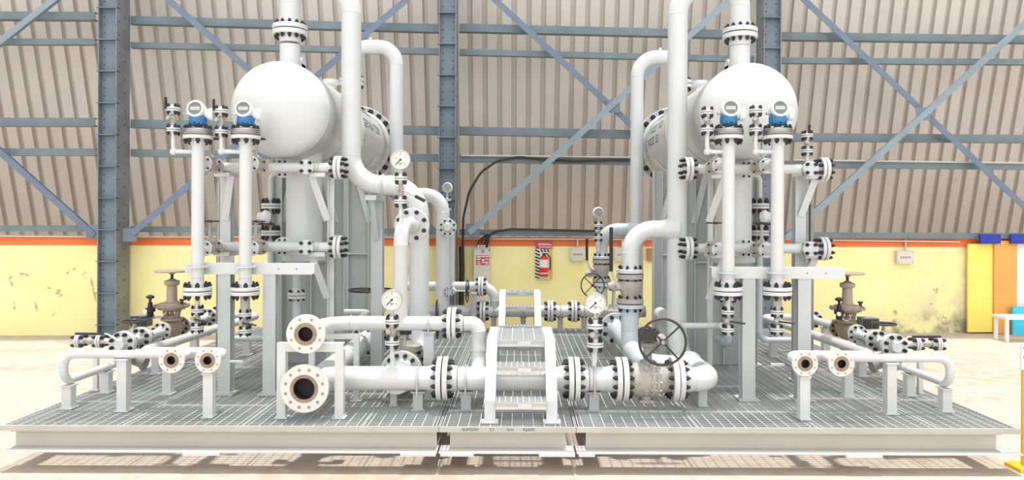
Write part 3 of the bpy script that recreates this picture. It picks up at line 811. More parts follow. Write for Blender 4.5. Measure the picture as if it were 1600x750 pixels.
flange1(T, (1.27, YD2, 1.188), (0, 0, -1), .14, .088, .045, m='pale'); flange1(T, (1.24, 9.84, .76), (0, 1, 0), .2, .09, .04, m='pale')


def gate_valve(p, ax, R, L, lab, stem=.5, wr=.2, wm='dark', body='castg', n=8, wax=(0, 0, 1), up=(0, 0, 1), grp='gate valves', cat='valve', nm='gate_valve', studs=True, wr_r=None, wheel_at=None):
    """flanged body along ax centred on p, bonnet and yoke along up, handwheel at the top"""
    p = Vector(p); ax = Vector(ax).normalized(); up = Vector(up).normalized()
    T = Thing(nm, lab, cat, p - Vector((0, 0, R)), grp)
    b_ = MB(); t = R * .2
    b_.lathe(p - ax * L / 2, ax, [(0, 0), (R, 0), (R, t), (R * .6, t * 1.3), (R * .66, L * .4), (R * .66, L * .6), (R * .6, L - t * 1.3), (R, L - t), (R, L), (0, L)], 32)
    b_.ball(p, R * .72, 20)
    bo = T.part('body', b_, body)
    if studs:
        for s_ in (-1, 1): stud_ring(T, bo, p + ax * s_ * (L / 2 + .003), ax, R, 2 * t + .006, n)
    T.part('bonnet', MB().lathe(p, up, [(0, 0), (R * .5, 0), (R * .5, R * .75), (R * .8, R * .8), (R * .8, R * 1.05), (R * .45, R * 1.1), (R * .3, R * 1.35), (0, R * 1.35)], 24), body)
    T.part('stem', MB().cyl(p + up * R, p + up * (stem + .03), max(.008, R * .09), n=10), 'stain')
    u, v, a = basis(up)
    yk = MB()
    for s_ in (-1, 1): yk.bar(p + up * R * 1.05 + u * s_ * R * .5, p + up * (stem - .02) + u * s_ * R * .15, R * .14, R * .14)
    yk.cyl(p + up * (stem - .045), p + up * (stem - .012), R * .22, n=14)
    T.part('yoke', yk, body)
    if wheel_at:                                        # gear box at the stem head, handwheel on a side shaft
        wc, wa = Vector(wheel_at[0]), Vector(wheel_at[1]).normalized(); e = p + up * stem
        T.part('gearbox', MB().cyl(e - up * .04, e + up * .05, .06).cbox(e, .1, .1, .06), wm)
        T.part('wheel_shaft', MB().cyl(e, wc, .011, n=10), 'stain')
        wheel(T, wc, wa, wr, wr_r or max(.008, wr * .055), wm)
    else: wheel(T, p + up * stem, up, wr, wr_r or max(.008, wr * .055), wm)
    return T


gate_valve((1.24, 9.6, .76), (0, 1, 0), .2, .46, 'grey gate valve on the low pipe between the two check valves', stem=.5, wr=.15, body='castg', wheel_at=(W(926, 446, 9.35), (.15, -1, .1)))

# ------------------------------------------------------------------ front headers
YH, YU, ZU, RU, YO = 6.8, 7.2, 1.118, .07, 6.36
xA, xB, xC, xD = X(693, YH), X(897, YH), X(971, YH), X(1058, YH)
RF = .2
T = Thing('header_pipe', 'thick white header pipe ending in the lower open flange at the front', 'pipe', (-1.5, YH, .45), 'header pipes')
xf = X(476, YO)
T.part('pipe', MB().path([(xf, YO + .12, ZLOW), (xf, YH, ZLOW), (xA - .05, YH, ZLOW)], RP, 36, .26), 'white')
XB = xf
T.part('straight_branch', MB().cyl((XB, YH - .1, ZLOW), (XB, 8.92, ZLOW), .1), 'white')
T.part('clamp_ring', MB().ring((XB, 7.9, ZLOW), (0, 1, 0), .103, .009, 32), 'frame')
flange1(T, (XB, 8.94, ZLOW), (0, -1, 0), .19, .1, .04)
open_flange(T, (xf, YO, ZLOW), .208, RP, 12)
fpair(T, (xA, YH, ZLOW), (-1, 0, 0), RF, RP, .045, 12)
T.part('tee_branch', MB().cyl((-1.12, YH, ZLOW), (-1.12, 7.10, ZLOW), .1), 'white')
T.part('tee_neck', MB().cyl((-1.12, YH, ZLOW), (-1.12, YH + .14, ZLOW), .15, .105), 'white')
T.part('gauge_boss', MB().cyl((-1.15, YH - .02, ZLOW + .05), (-1.15, YH - .02, ZLOW + .2), .022), 'white')
flange1(T, (-1.12, 7.13, ZLOW), (0, -1, 0), RF, RP, .04)
T = Thing('crossover_pipe', 'thick white header section passing under the front stairs', 'pipe', (.1, YH, .45), 'header pipes')
T.part('pipe', MB().cyl((xA + .141, YH, ZLOW), (xB - .05, YH, ZLOW), RP, n=36), 'white')
fpair(T, (xB, YH, ZLOW), (-1, 0, 0), RF, RP, .045, 12)
xu2, xe = X(707, YU), X(748, YU)
T.part('riser', MB().path([(xu2 + .116, YU, ZU), (xe, YU, ZU), (xe, YU, ZLOW), (xe, YH + .02, ZLOW)], RU, 32, .2), 'white')
T = Thing('header_pipe', 'short thick white header section below the lone pressure gauge right of the stairs', 'pipe', (.7, YH, .45), 'header pipes')
T.part('pipe', MB().cyl((xB + .141, YH, ZLOW), (xC - .05, YH, ZLOW), RP, n=36), 'white')
flange1(T, (xC - .006, YH, ZLOW), (-1, 0, 0), RF, RP, .045)
T.part('gauge_boss', MB().cyl((X(929, YH), YH, ZLOW + .08), (X(929, YH), YH, ZLOW + .24), .022), 'white')
T = Thing('upper_header_pipe', 'thinner white header pipe ending in the upper open flange at the front', 'pipe', (-1.2, YU, .95), 'header pipes')
xuf = X(478, YO)
T.part('pipe', MB().path([(xuf, YO + .10, ZU + .02), (xuf, YU, ZU), (xu2 - .04, YU, ZU)], RU, 32, .24), 'white')
open_flange(T, (xuf, YO, ZU + .02), .168, RU + .004, 8)
fpair(T, (xu2, YU, ZU), (-1, 0, 0), .158, RU, .038, 8)
T.part('riser', MB().path([(-1.145, YU, ZU), (-1.145, YU, 2.07), (-1.12, 7.69, 2.07)], RU, 32, .19), 'white')
T.part('gauge_boss', MB().cyl((-1.135, 7.16, 2.08), (-1.135, 7.16, 2.16), .02), 'white')
T.part('clamp_ring', MB().ring((xuf + .20, YU, ZU), (1, 0, 0), RU + .003, .008, 32), 'frame')

# left gate valves behind the header
gate_valve((-1.12, 7.365, ZLOW), (0, 1, 0), .2, .455, 'grey valve between header and left gooseneck with edge-on dark handwheel', stem=.36, wr=.19, body='castg', n=12, wheel_at=(W(683, 499, 7.5), (1, .16, 0)))
gate_valve((XB, 9.2, ZLOW), (0, 1, 0), .19, .50, 'grey valve beside the left pedestal with wide flat dark handwheel', stem=.585, wr=.262, up=(0, 0, 1), body='castg', n=12, wr_r=.014)
T = Thing('outlet_pipe', 'pale pipe running back from the valve beside the left pedestal', 'pipe', (XB, 8.6, .5))
flange1(T, (XB, 9.462, ZLOW), (0, 1, 0), .19, .1, .04, m='pale'); T.part('pipe', MB().path([(XB, 9.5, ZLOW), (XB, 10.4, ZLOW), (XB - .2, 10.4, ZLOW)], .1, 28, .2), 'pale')

# big header ball valve
p = Vector(((xC + xD) / 2, YH, ZLOW)); L = xD - xC - .014
T = Thing('ball_valve', 'large grey ball valve on the front header under the big dark handwheel', 'valve', p - Vector((0, 0, .2)))
q = Vector((xC + .007, YH, ZLOW)); R = RF
bo = T.part('body', MB().lathe(q, (1, 0, 0), [(0, 0), (R, 0), (R, .045), (.13, .06), (.15, .10), (.158, .17), (.15, .25), (.165, .262), (.165, .285), (.155, .288), (.155, .30), (.165, .303), (.165, .325), (.14, .33), (.12, .40), (.125, L - .06), (R, L - .05), (R, L), (0, L)], 44), 'castg')
T.part('end_flange', MB().lathe(q, (1, 0, 0), [(.1, -.001), (R + .001, -.001), (R + .001, .046), (.11, .047)], 44), 'white', bo); T.part('end_flange', MB().lathe(q, (1, 0, 0), [(.1, L + .001), (R + .001, L + .001), (R + .001, L - .046), (.11, L - .047)], 44), 'white', bo)
stud_ring(T, bo, q - Vector((.003, 0, 0)), (1, 0, 0), R, .1, 12); stud_ring(T, bo, q + Vector((L + .003, 0, 0)), (1, 0, 0), R, .1, 12)
for (a_, b_, r_) in ((.11, 5, .024), (.21, 45, .026), (.21, -35, .026), (.21, 85, .024)):
    an = math.radians(b_); d = Vector((0, -math.cos(an), math.sin(an)))
    T.part('body_boss', MB().cyl(q + Vector((a_, 0, 0)) + d * .14, q + Vector((a_, 0, 0)) + d * .172, r_, r_ * .85, n=16), 'castg', bo)
T.part('drain_plug', MB().cyl(q + Vector((.225, 0, -.13)), q + Vector((.225, 0, -.20)), .05).cbox(q + Vector((.225, 0, -.195)), .13, .12, .025), 'castg', bo)
hx = MB()
for k in range(12):
    a_ = 2 * PI * k / 12; hx.cyl(q + Vector((.25, math.cos(a_) * .15, math.sin(a_) * .15)), q + Vector((.345, math.cos(a_) * .15, math.sin(a_) * .15)), .012, n=8)
T.part('joint_bolt', hx, 'stain', bo)
wc = W(1035.5, 534.5, 6.53)
gx = X(1014, 6.75); gz = wc.z + .03
T.part('stem_housing', MB().lathe((gx, YH, ZLOW + .14), (0, 0, 1), [(0, 0), (.07, 0), (.07, .03), (.04, .04), (.04, .16), (.075, .17), (.075, .2), (0, .2)], 24), 'castd')
gb = T.part('gearbox', MB().cbox((gx, 6.74, gz), .17, .16, .095).cyl((gx - .01, 6.74, gz - .05), (gx - .01, 6.74, gz + .065), .075).cyl((gx + .08, 6.75, gz - .02), (wc.x, 6.75, gz - .02), .035), 'dark')
T.part('gearbox_cover', MB().lathe((gx + .095, 6.655, gz - .015), (0, -1, 0), [(0, 0), (.042, 0), (.042, .014), (.02, .018), (0, .018)], 16), 'stain', gb)
T.part('wheel_shaft', MB().cyl((wc.x, 6.74, wc.z), (wc.x, 6.51, wc.z), .014, n=12), 'stain')
wh = wheel(T, wc, (0, 1, 0), .205, .0115, 'dark', spokes=4, ph=math.radians(47))
T.part('wheel_hub', MB().cyl(wc + Vector((0, -.028, 0)), wc + Vector((0, .02, 0)), .02, n=6), 'tan', wh)
# right-hand spool flange of the gooseneck that meets the valve
T = Thing('weld_neck_flange', 'white flange at the right end of the big ball valve', 'flange', (xD + .05, YH, .45))
flange1(T, (xD + .002, YH, ZLOW), (1, 0, 0), RF, RP, .045)
T.part('gasket', MB().cyl((xD - .004, YH, ZLOW), (xD + .001, YH, ZLOW), RF * .9), 'gasket')

# ------------------------------------------------------------------ rear headers (behind both stairs)
YR, ZR, ZRU = 11.62, .70, 1.085
T = Thing('rear_header_pipe', 'pale header pipe along the back edge of the platforms behind the rear stairs', 'pipe', (0, YR, ZR - .09), 'rear header pipes')
T.part('pipe', MB().cyl((-1.9, YR, ZR), (2.0, YR, ZR), .092, n=28), 'white')
for px_ in (755, 860, 897): fpair(T, (X(px_, YR), YR, ZR), (1, 0, 0), .17, .09, .04, 8)
T = Thing('rear_upper_pipe', 'white pipe elbowing down into the rear header beside the rear stairs', 'pipe', (-.7, YR, ZRU - .07), 'rear header pipes')
YRU = 11.62
T.part('pipe', MB().path([(-1.75, YRU, ZRU), (X(774, YRU), YRU, ZRU), (X(774, YRU), YRU, .74)], .076, 28, .22), 'white')
fpair(T, (X(752, YRU), YRU, ZRU), (1, 0, 0), .155, .076, .036, 8)
T.part('riser', MB().path([(-1.07, YRU, ZRU), (-1.07, YRU, 2.02), (-1.055, 11.36, 2.02)], .07, 24, .12), 'white')
gate_valve((X(703, 11.25), 11.25, 1.05), (0, 1, 0), .075, .24, 'grey valve beside the cable bundle with edge-on upright dark wheel', stem=.27, wr=.17, up=(1, -.06, 0), body='pale')

# ------------------------------------------------------------------ gauges
def small_valve(T, c1, c2, R, m='white', bodym='castg', n=4, lever=None, flip=False, stem=True):
    """instrument valve: small flange pairs at c1 and c2 and a cast body between them"""
    c1, c2 = Vector(c1), Vector(c2); ax = (c2 - c1).normalized(); L = (c2 - c1).length; g = R * .34
    for c in (c1, c2): fpair(T, c, ax, R, R * .42, R * .27, n, mats=(m, m), bk=R * .255, ph=PI / 4)
    b_ = T.part('body', MB().lathe(c1 + ax * g, ax, [(0, 0), (R * .5, 0), (R * .32, (L - 2 * g) * .25), (R * .5, (L - 2 * g) * .42), (R * .5, (L - 2 * g) * .6), (R * .32, (L - 2 * g) * .78), (R * .55, L - 2 * g), (0, L - 2 * g)], 18), bodym)
    mid = (c1 + c2) / 2
    if stem: T.part('bonnet', MB().cyl(mid, mid + Vector((-.35 * R, -R * .9, .15 * R)), R * .28, n=12).cyl(mid + Vector((-.35 * R, -R * .9, .15 * R)), mid + Vector((-.42 * R, -R * 1.15, .18 * R)), R * .36, n=6), bodym, b_)
    return b_


def gauge(c, R, lab, flip=False, zb=None, stem_to=None):
    """round dial gauge facing the camera (or away from it)"""
    c = Vector(c); d = Vector((0, 1, 0)) if flip else Vector((0, -1, 0))
    T = Thing('pressure_gauge', lab, 'gauge', (c.x, c.y, zb if zb is not None else c.z - R - .06), 'pressure gauges')
    T.part('case', MB().lathe(c - d * .05, d, [(0, 0), (R * .86, 0), (R * .92, .01), (R * .92, .055), (R, .06), (R, .085), (R * .97, .09), (R * .87, .088), (R * .86, .07), (0, .07)], 40), 'stain' if not flip else 'paper')
    if flip: T.part('case_back', MB().cyl(c - d * .05, c - d * .054, R * .8, n=32), 'castd', label='dull back plate')
    di = T.part('dial', MB().cyl(c + d * .02, c + d * .026, R * .865, n=40), 'dial' if not flip else 'boxw')
    if not flip:
        tk = MB()
        for k in range(11):
            a = math.radians(225 - 27 * k); e = Vector((math.cos(a), 0, math.sin(a)))
            big = k % 5 == 0; tk.bar(c + d * .0275 + e * R * (.66 if big else .70), c + d * .0275 + e * R * .78, .002, R * (.05 if big else .03), up=d.cross(e))
        for k in range(5):
            a = math.radians(225 - 67 * k); e = Vector((math.cos(a), 0, math.sin(a))); tk.cyl(c + d * .026 + e * R * .53, c + d * .028 + e * R * .53, R * .055, n=8)
        tk.cbox(c + d * .027 + Vector((0, 0, -R * .35)), R * .36, .002, R * .06); tk.cbox(c + d * .027 + Vector((0, 0, -R * .5)), R * .25, .002, R * .05)
        T.part('dial_marking', tk, 'ink', di)
        a = math.radians(225); e = Vector((math.cos(a), 0, math.sin(a)))
        nd = MB(); nd.bar(c + d * .032 - e * R * .12, c + d * .032 + e * R * .66, .003, R * .075, up=d.cross(e)); nd.cyl(c + d * .028, c + d * .037, R * .1, n=14)
        T.part('needle', nd, 'ink', di)
    zs = stem_to if stem_to is not None else c.z - R - .05
    T.part('stem', MB().cyl((c.x, c.y, c.z - R * .9), (c.x, c.y, zs + .02), .014, n=12).cyl((c.x, c.y, zs + .016), (c.x, c.y, zs + .035), .024, n=6), 'stain')
    return T


def gauge_set(px, pyc, pyf1, pyf2, pyb, Y, Rg, Rf, lab, vlab, flip=False, lever=None, pm='white'):
    c = W(px, pyc, Y); z1, z2, zb = W(px, pyf1, Y).z, W(px, pyf2, Y).z, W(px, pyb, Y).z
    gauge(c, Rg, lab, flip, stem_to=z1 + Rf * .3)
    T = Thing('gauge_valve', vlab, 'valve', (c.x, c.y, zb), 'gauge root valves')
    small_valve(T, (c.x, c.y, z2), (c.x, c.y, z1 - .012), Rf, m=pm)
    T.part('stub', MB().cyl((c.x, c.y, zb), (c.x, c.y, z2), .02, n=14), pm)
    if lever:
        a, b_ = (W(*lever[0], Y - .06), W(*lever[1], Y - .06)); m_ = (a * .45 + b_ * .55)
        T.part('lever', MB().cyl(a, m_, .009, n=8), 'stain'); T.part('grip', MB().cyl(m_, b_, .017, n=10), 'ink')


gauge_set(613, 468, 500, 535, 560, 6.72, .096, .066, 'round white pressure gauge above the lower header, beside the grey support post', 'small flanged valve under the gauge beside the grey support post')
gauge_set(626.5, 250, 277, 315, 338, 7.14, .096, .066, 'topmost round white pressure gauge, in front of the left goosenecks', 'small flanged valve with black lever under the topmost gauge', lever=((630, 297), (664, 314)))
gauge_set(930, 473, 507, 538, 566, 6.8, .098, .078, 'round white pressure gauge right of the front stairs', 'small flanged valve under the gauge right of the front stairs')
gauge_set(699, 293, 311, 327, 343, 11.55, .08, .062, 'small gauge seen from behind in front of the middle wall column', 'small valve under the gauge in front of the middle wall column', flip=True)
gauge_set(935, 332, 351, 371, 392, 11.07, .082, .07, 'small gauge seen from behind above the rear check valve', 'small valve under the gauge above the rear check valve', flip=True)


def lever_valve(px, py, Y, lo, hi, lab, to):
    c = W(px, py, Y); T = Thing('lever_valve', lab, 'valve', c - Vector((0, 0, .05)), 'quarter-turn valves with long black levers')
    T.part('body', MB().cyl(c - Vector((.07, 0, 0)), c + Vector((.07, 0, 0)), .04).ball(c, .055), 'castg')
    T.part('pipe', MB().cyl(c, Vector((to, c.y, c.z)), .022, n=14), 'pale')
    a, b_ = W(*lo, Y - .08), W(*hi, Y - .08)
    T.part('handle', MB().path([c, c + Vector((0, -.08, 0)), c + Vector((0, -.08, .06)), a], .01, 10, .03, weld=False), 'stain')
    T.part('grip', MB().cyl(a, b_, .02, n=12), 'black')


lever_valve(960, 447, 8.15, (955, 424), (955, 355), 'small valve with tall black lever left of the front check valve', 1.12)
lever_valve(922, 428, 11.2, (917, 407), (917, 373), 'small valve with tall black lever left of the rear check valve', 1.2)

# ------------------------------------------------------------------ stairs
def stairs(y0, back, lab, both):
    T = Thing('crossover_stairs', lab, 'stairs', (.03, y0, ZD), 'crossover stairs')
    xl, xr = -.24, .295
    zp = 1.01
    for x_ in (xl, xr):
        s_ = MB(); a, b_, c = Vector((x_, y0, ZD)), Vector((x_, y0, .56)), Vector((x_, y0 + .48, zp + .075))
        pts = [(y0 - .03, ZD), (y0 - .03, .57), (y0 + .44, zp + .012), (y0 + back, zp + .012)]
        e = (1 if x_ < 0 else -1)
        if both: pts += [(y0 + back + .45, .57), (y0 + back + .45, ZD), (y0 + back + .37, ZD), (y0 + back + .37, .54), (y0 + back - .05, zp - .09), (y0 + .49, zp - .09), (y0 + .07, .50), (y0 + .06, ZD)]
        else: pts += [(y0 + back, ZD), (y0 + back - .08, ZD), (y0 + back - .08, zp - .09), (y0 + .49, zp - .09), (y0 + .07, .50), (y0 + .06, ZD)]
        n = len(pts)
        # channel: web plate on the outside, flange strip all round the front edge
        s_.add([(x_ - .047, y, z) for y, z in pts] + [(x_ + .047, y, z) for y, z in pts],
               [tuple(range(n)), tuple(range(n, 2 * n))[::-1]] + [(i, n + i, n + (i + 1) % n, (i + 1) % n) for i in range(n)])
        T.part('stringer', s_, 'white')
        ft = MB().cbox((x_, y0 - .02, ZD + .006), .15, .12, .012)
        for q in (-.055, .055): ft.cyl((x_ + q, y0 - .06, ZD + .01), (x_ + q, y0 - .06, ZD + .03), .012, n=6)
        T.part('foot_plate', ft, 'white')

    def tread(ya, yb, z, nm, nose=True):
        g = MB(); x0, x1 = xl + .05, xr - .05
        y = ya
        while y < yb + .001: g.box((x0, y - .0025, z - .026), (x1, y + .0025, z)); y += .034
        x = x0 + .03
        while x < x1: g.box((x - .004, ya, z - .012), (x + .004, yb, z + .002)); x += .052 if nm == 'tread' else .105
        g.box((x0, ya - .003, z - .026), (x0 + .006, yb, z)); g.box((x1 - .006, ya - .003, z - .026), (x1, yb, z))
        t = T.part(nm, g, 'galvb')
        T.part('nosing', MB().box((x0, ya - .02, z - .03), (x1, ya - .008, z - .002)), 'lip', t)
        T.part('tread_support', MB().box((x0, ya - .012, z - .062), (x1, ya + .01, z - .032)), 'white', t)
        T.part('tag_plate', MB().box((x0 + .19, ya - .024, z - .05), (x0 + .31, ya - .018, z - .012)), 'white', t)
    tread(y0 - .06, y0 + .16, .565, 'tread'); tread(y0 + .17, y0 + .40, .825, 'tread'); tread(y0 + .46, y0 + back - .02, zp + .005, 'platform')
    if both:
        tread(y0 + back + .08, y0 + back + .28, .825, 'tread'); tread(y0 + back + .25, y0 + back + .47, .565, 'tread')


stairs(6.40, 1.26, 'white steel crossover stairs in front, stepping over the thick header pipe', True)
stairs(10.95, .9, 'white steel crossover stairs at the back, between the wall and the front stairs', False)


# ------------------------------------------------------------------ pipe supports
def support(x, y, zt, lab, w=.1, d=.08, m='frame', ubolt=None, plate=True, grp='pipe support posts', zb=ZD):
    T = Thing('pipe_support', lab, 'support', (x, y, zb), grp)
    T.part('post', MB().prism(cprof(w, d, .01), (x, y, zb), (x, y, zt - .012), up=(-1, 0, 0)), m)
    if plate: T.part('top_plate', MB().cbox((x, y, zt - .006), w * 1.25, d * 1.5, .012), m)
    T.part('base_plate', MB().cbox((x, y, zb + .006), w * 1.3, d * 1.5, .012), m)
    if ubolt:
        ax, r_, zc, yc = ubolt; mb = MB(); rr = r_ + .011; c = Vector((x, yc, zc))
        u, v, a = basis(ax); mb.ring(c, ax, rr, .010, 24, 8, 0, PI)
        for s_ in (-1, 1): mb.cyl(c + u * s_ * rr, c + u * s_ * rr - Vector((0, 0, zc - zt + .03)), .010, n=8)
        T.part('u_bolt', mb, 'stain'); nb = MB()
        for s_ in (-1, 1):
            e = c + u * s_ * rr; nb.cyl((e.x, e.y, zt - .026), (e.x, e.y, zt - .012), .015, n=6)
        T.part('nut', nb, 'stain')
    return T


for px_, lab in ((654, 'short post with u-bolt under the lower header left of the left platform seam'),
                 (729, 'short post with u-bolt under the lower header just left of the front stairs'),
                 (929, 'short post with u-bolt under the lower header, beneath the gauge right of the stairs')):
    support(X(px_, 6.76), YH, ZLOW - RP - .002, lab, w=.10, d=.09, m='panel', ubolt=((1, 0, 0), RP, ZLOW, YH), grp='header supports')
support(X(615, 6.9), 6.95, ZLOW - .11, 'slim post under the branch of the lower header', w=.06, d=.06, m='frame')
support(-.865, YU + .0, ZU - RU - .002, 'tall post with u-bolt under the upper header', w=.105, d=.10, m='frame', ubolt=((1, 0, 0), RU, ZU, YU), grp='header supports')
support(1.74, 6.98, ZLOW - RP - .006, 'post under the elbow at the right end of the lower header', w=.07, d=.08, m='frame')
for px_, lab in ((772, 'short grey post under the rear header left of the rear stairs'), (818, 'short grey post under the rear header behind the rear stairs'),
                 (876, 'short grey post under the rear header right of the rear stairs'), (913, 'short grey post under the rear header at the gap before the right skid')):
    support(X(px_, YR), YR, ZR - .094, lab, w=.085, d=.08, m='panel', ubolt=((1, 0, 0), .092, ZR, YR), grp='rear header supports')
support(X(740, 11.3), 11.45, 1.0, 'grey post beside the upright dark wheel at the back', w=.08, d=.08, m='panel')


def goal(pa, pb, pyb, pyt, Y, lab, w=.075):
    a, b_ = W(pa, pyb, Y), W(pb, pyb, Y); zt = W(pa, pyt, Y).z
    T = Thing('support_frame', lab, 'frame', ((a.x + b_.x) / 2, Y, ZD), 'goalpost pipe frames')
    for p in (a, b_): T.part('post', MB().prism(cprof(w, w, .009), (p.x, Y, ZD), (p.x, Y, zt - w), up=(-1, 0, 0)), 'white')
    T.part('crossbar', MB().prism(cprof(w, w, .009), (a.x - w / 2, Y, zt - w / 2), (b_.x + w / 2, Y, zt - w / 2)), 'white')
    for p in (a, b_): T.part('base_plate', MB().cbox((p.x, Y, ZD + .005), .11, .11, .01), 'white')


goal(441, 531, 655, 535, 6.50, 'white goalpost frame around the two open flanges at the front')
goal(487, 557, 628, 521, 7.13, 'smaller white frame behind the elbows of the two headers', .05)

# tall column carrying the gooseneck, with bracket arm
for (x_, y_, zt_, lab, arm) in ((-1.62, 8.52, 2.40, 'tall grey post carrying the left front gooseneck between pedestal and gauge', 8.2),):
    T = Thing('pipe_support', lab, 'support', (x_, y_, ZD), 'tall pipe columns')
    T.part('post', MB().prism(hprof(.13, .13, .012, .01), (x_, y_, ZD), (x_, y_, zt_ - .06), up=(0, 1, 0)), 'frame')
    T.part('arm', MB().box((x_ - .06, arm - .1, zt_ - .06), (x_ + .06, y_ + .07, zt_ - .005)), 'frame')
    T.part('brace', MB().bar((x_, y_ - .06, zt_ - .5), (x_, arm, zt_ - .05), .05, .05), 'frame')
    T.part('base_plate', MB().cbox((x_, y_, ZD + .01), .22, .22, .02), 'frame')
    T.part('clip', MB().ring((x_ + .12, 8.2, 2.51), (1, 0, 0), RP + .008, .01, 32), 'frame')
    T.part('stay', MB().bar((x_ + .05, y_, 1.05), (x_ + .55, y_ + .1, 1.9), .07, .05), 'frame')
x_ = X(1035, 9.3)
T = Thing('pipe_support', 'slim post with rounded white cap behind the big dark handwheel', 'support', (x_, 9.3, ZD))
T.part('post', MB().prism(hprof(.1, .1, .01, .008), (x_, 9.3, ZD), (x_, 9.3, .93), up=(0, 1, 0)), 'frame')
T.part('cap', MB().cyl((x_, 9.2, .95), (x_, 9.45, .95), .075, n=24), 'white')
T = Thing('vent_pipe', 'thin white pipe bending out of the left pedestal behind the upper header', 'pipe', (X(560, 8.6), 8.6, .9))
T.part('pipe', MB().path([W(538, 487, 8.7), W(576, 487, 8.7), W(566, 494, 8.2), W(560, 500, 7.9)], .03, 16, .12), 'white')
T = Thing('vent_pipe', 'thin white pipe running level in front of the right pedestal', 'pipe', W(1090, 509, 8.05))
T.part('pipe', MB().path([W(1066, 509, 7.95), W(1122, 509, 7.95), W(1128, 509, 7.6)], .033, 16, .1), 'white')


# ------------------------------------------------------------------ level stands, standpipes and transmitters
def stand(cols, yc, bx0, bx1, byc, lab):
    T = Thing('standpipe_stand', lab, 'stand', (X(sum(cols) / 2, yc), yc, ZD), 'standpipe stands')
    zb = W((bx0 + bx1) / 2, byc, yc).z; hh = .108
    for c in cols:
        x_ = X(c, yc)
        T.part('column', MB().prism(hprof(.125, .12, .012, .01), (x_, yc, ZD), (x_, yc, zb - hh / 2), up=(0, 1, 0)), 'frame')
        T.part('base_plate', MB().cbox((x_, yc, ZD + .008), .2, .2, .016), 'frame')
    a, b_ = X(bx0, yc - .06), X(bx1, yc - .06)
    k_ = .03; bm = MB().prism([(-yy, zz) for yy, zz in ((a + k_, -hh / 2), (b_ - k_, -hh / 2), (b_ - k_ * .3, -hh / 2 + k_ * .3), (b_, -hh / 2 + k_), (b_, hh / 2), (a, hh / 2), (a, -hh / 2 + k_), (a + k_ * .3, -hh / 2 + k_ * .3))], (0, yc - .07, zb), (0, yc - .06, zb), up=(0, 0, 1))
    bm.box((a, yc - .06, zb + hh / 2 - .01), (b_, yc + .06, zb + hh / 2))
    T.part('crossbeam', bm, 'white')
    ho = MB()
    for f_ in (.72, .86): q = bx0 + (bx1 - bx0) * f_; ho.cyl((X(q, yc - .07), yc - .072, zb), (X(q, yc - .07), yc - .069, zb), .009, n=10)
    T.part('bolt_hole', ho, 'castd')


stand((354, 424), 7.39, 290, 492, 419.5, 'white T-shaped stand carrying the two left standpipes')
stand((1168, 1254), 7.23, 1112, 1320, 426, 'white T-shaped stand carrying the two right standpipes')
HYL = 7.85
ZB1, ZB2 = 2.677, 1.835


def standpipe(px, Y, who, byc):
    x_ = X(px, Y); zt_ = W(px, 212, Y).z; zb = W(px, 454.5, Y).z; r_ = .0595
    T = Thing('level_standpipe', 'white vertical %s with flanged ends' % who, 'standpipe', (x_, Y, zb), 'level standpipes')
    T.part('pipe', MB().cyl((x_, Y, zb + .03), (x_, Y, zt_ - .02), r_, n=30), 'white')
    flange1(T, (x_, Y, zt_), (0, 0, -1), .14, r_, .036)
    fpair(T, (x_, Y, zb), (0, 0, 1), .137, r_, .036, 8, hub=(1, 0), bk=.0205)
    zc = W(px, byc - 1, Y).z
    T.part('collar', MB().cyl((x_, Y, zc - .006), (x_, Y, zc + .006), .105, n=28), 'white')
    for z_ in (ZB1, ZB2):
        T.part('side_nozzle', MB().cyl((x_, Y, z_), (x_, 7.38, z_), .045), 'white')
        flange1(T, (x_, 7.395, z_), (0, -1, 0), .078, .045, .022)
    T.part('weld_ring', MB().ring((x_, Y, zb + .13), (0, 0, 1), r_, .004, 28, 6), 'white')
    return x_, zt_, zb


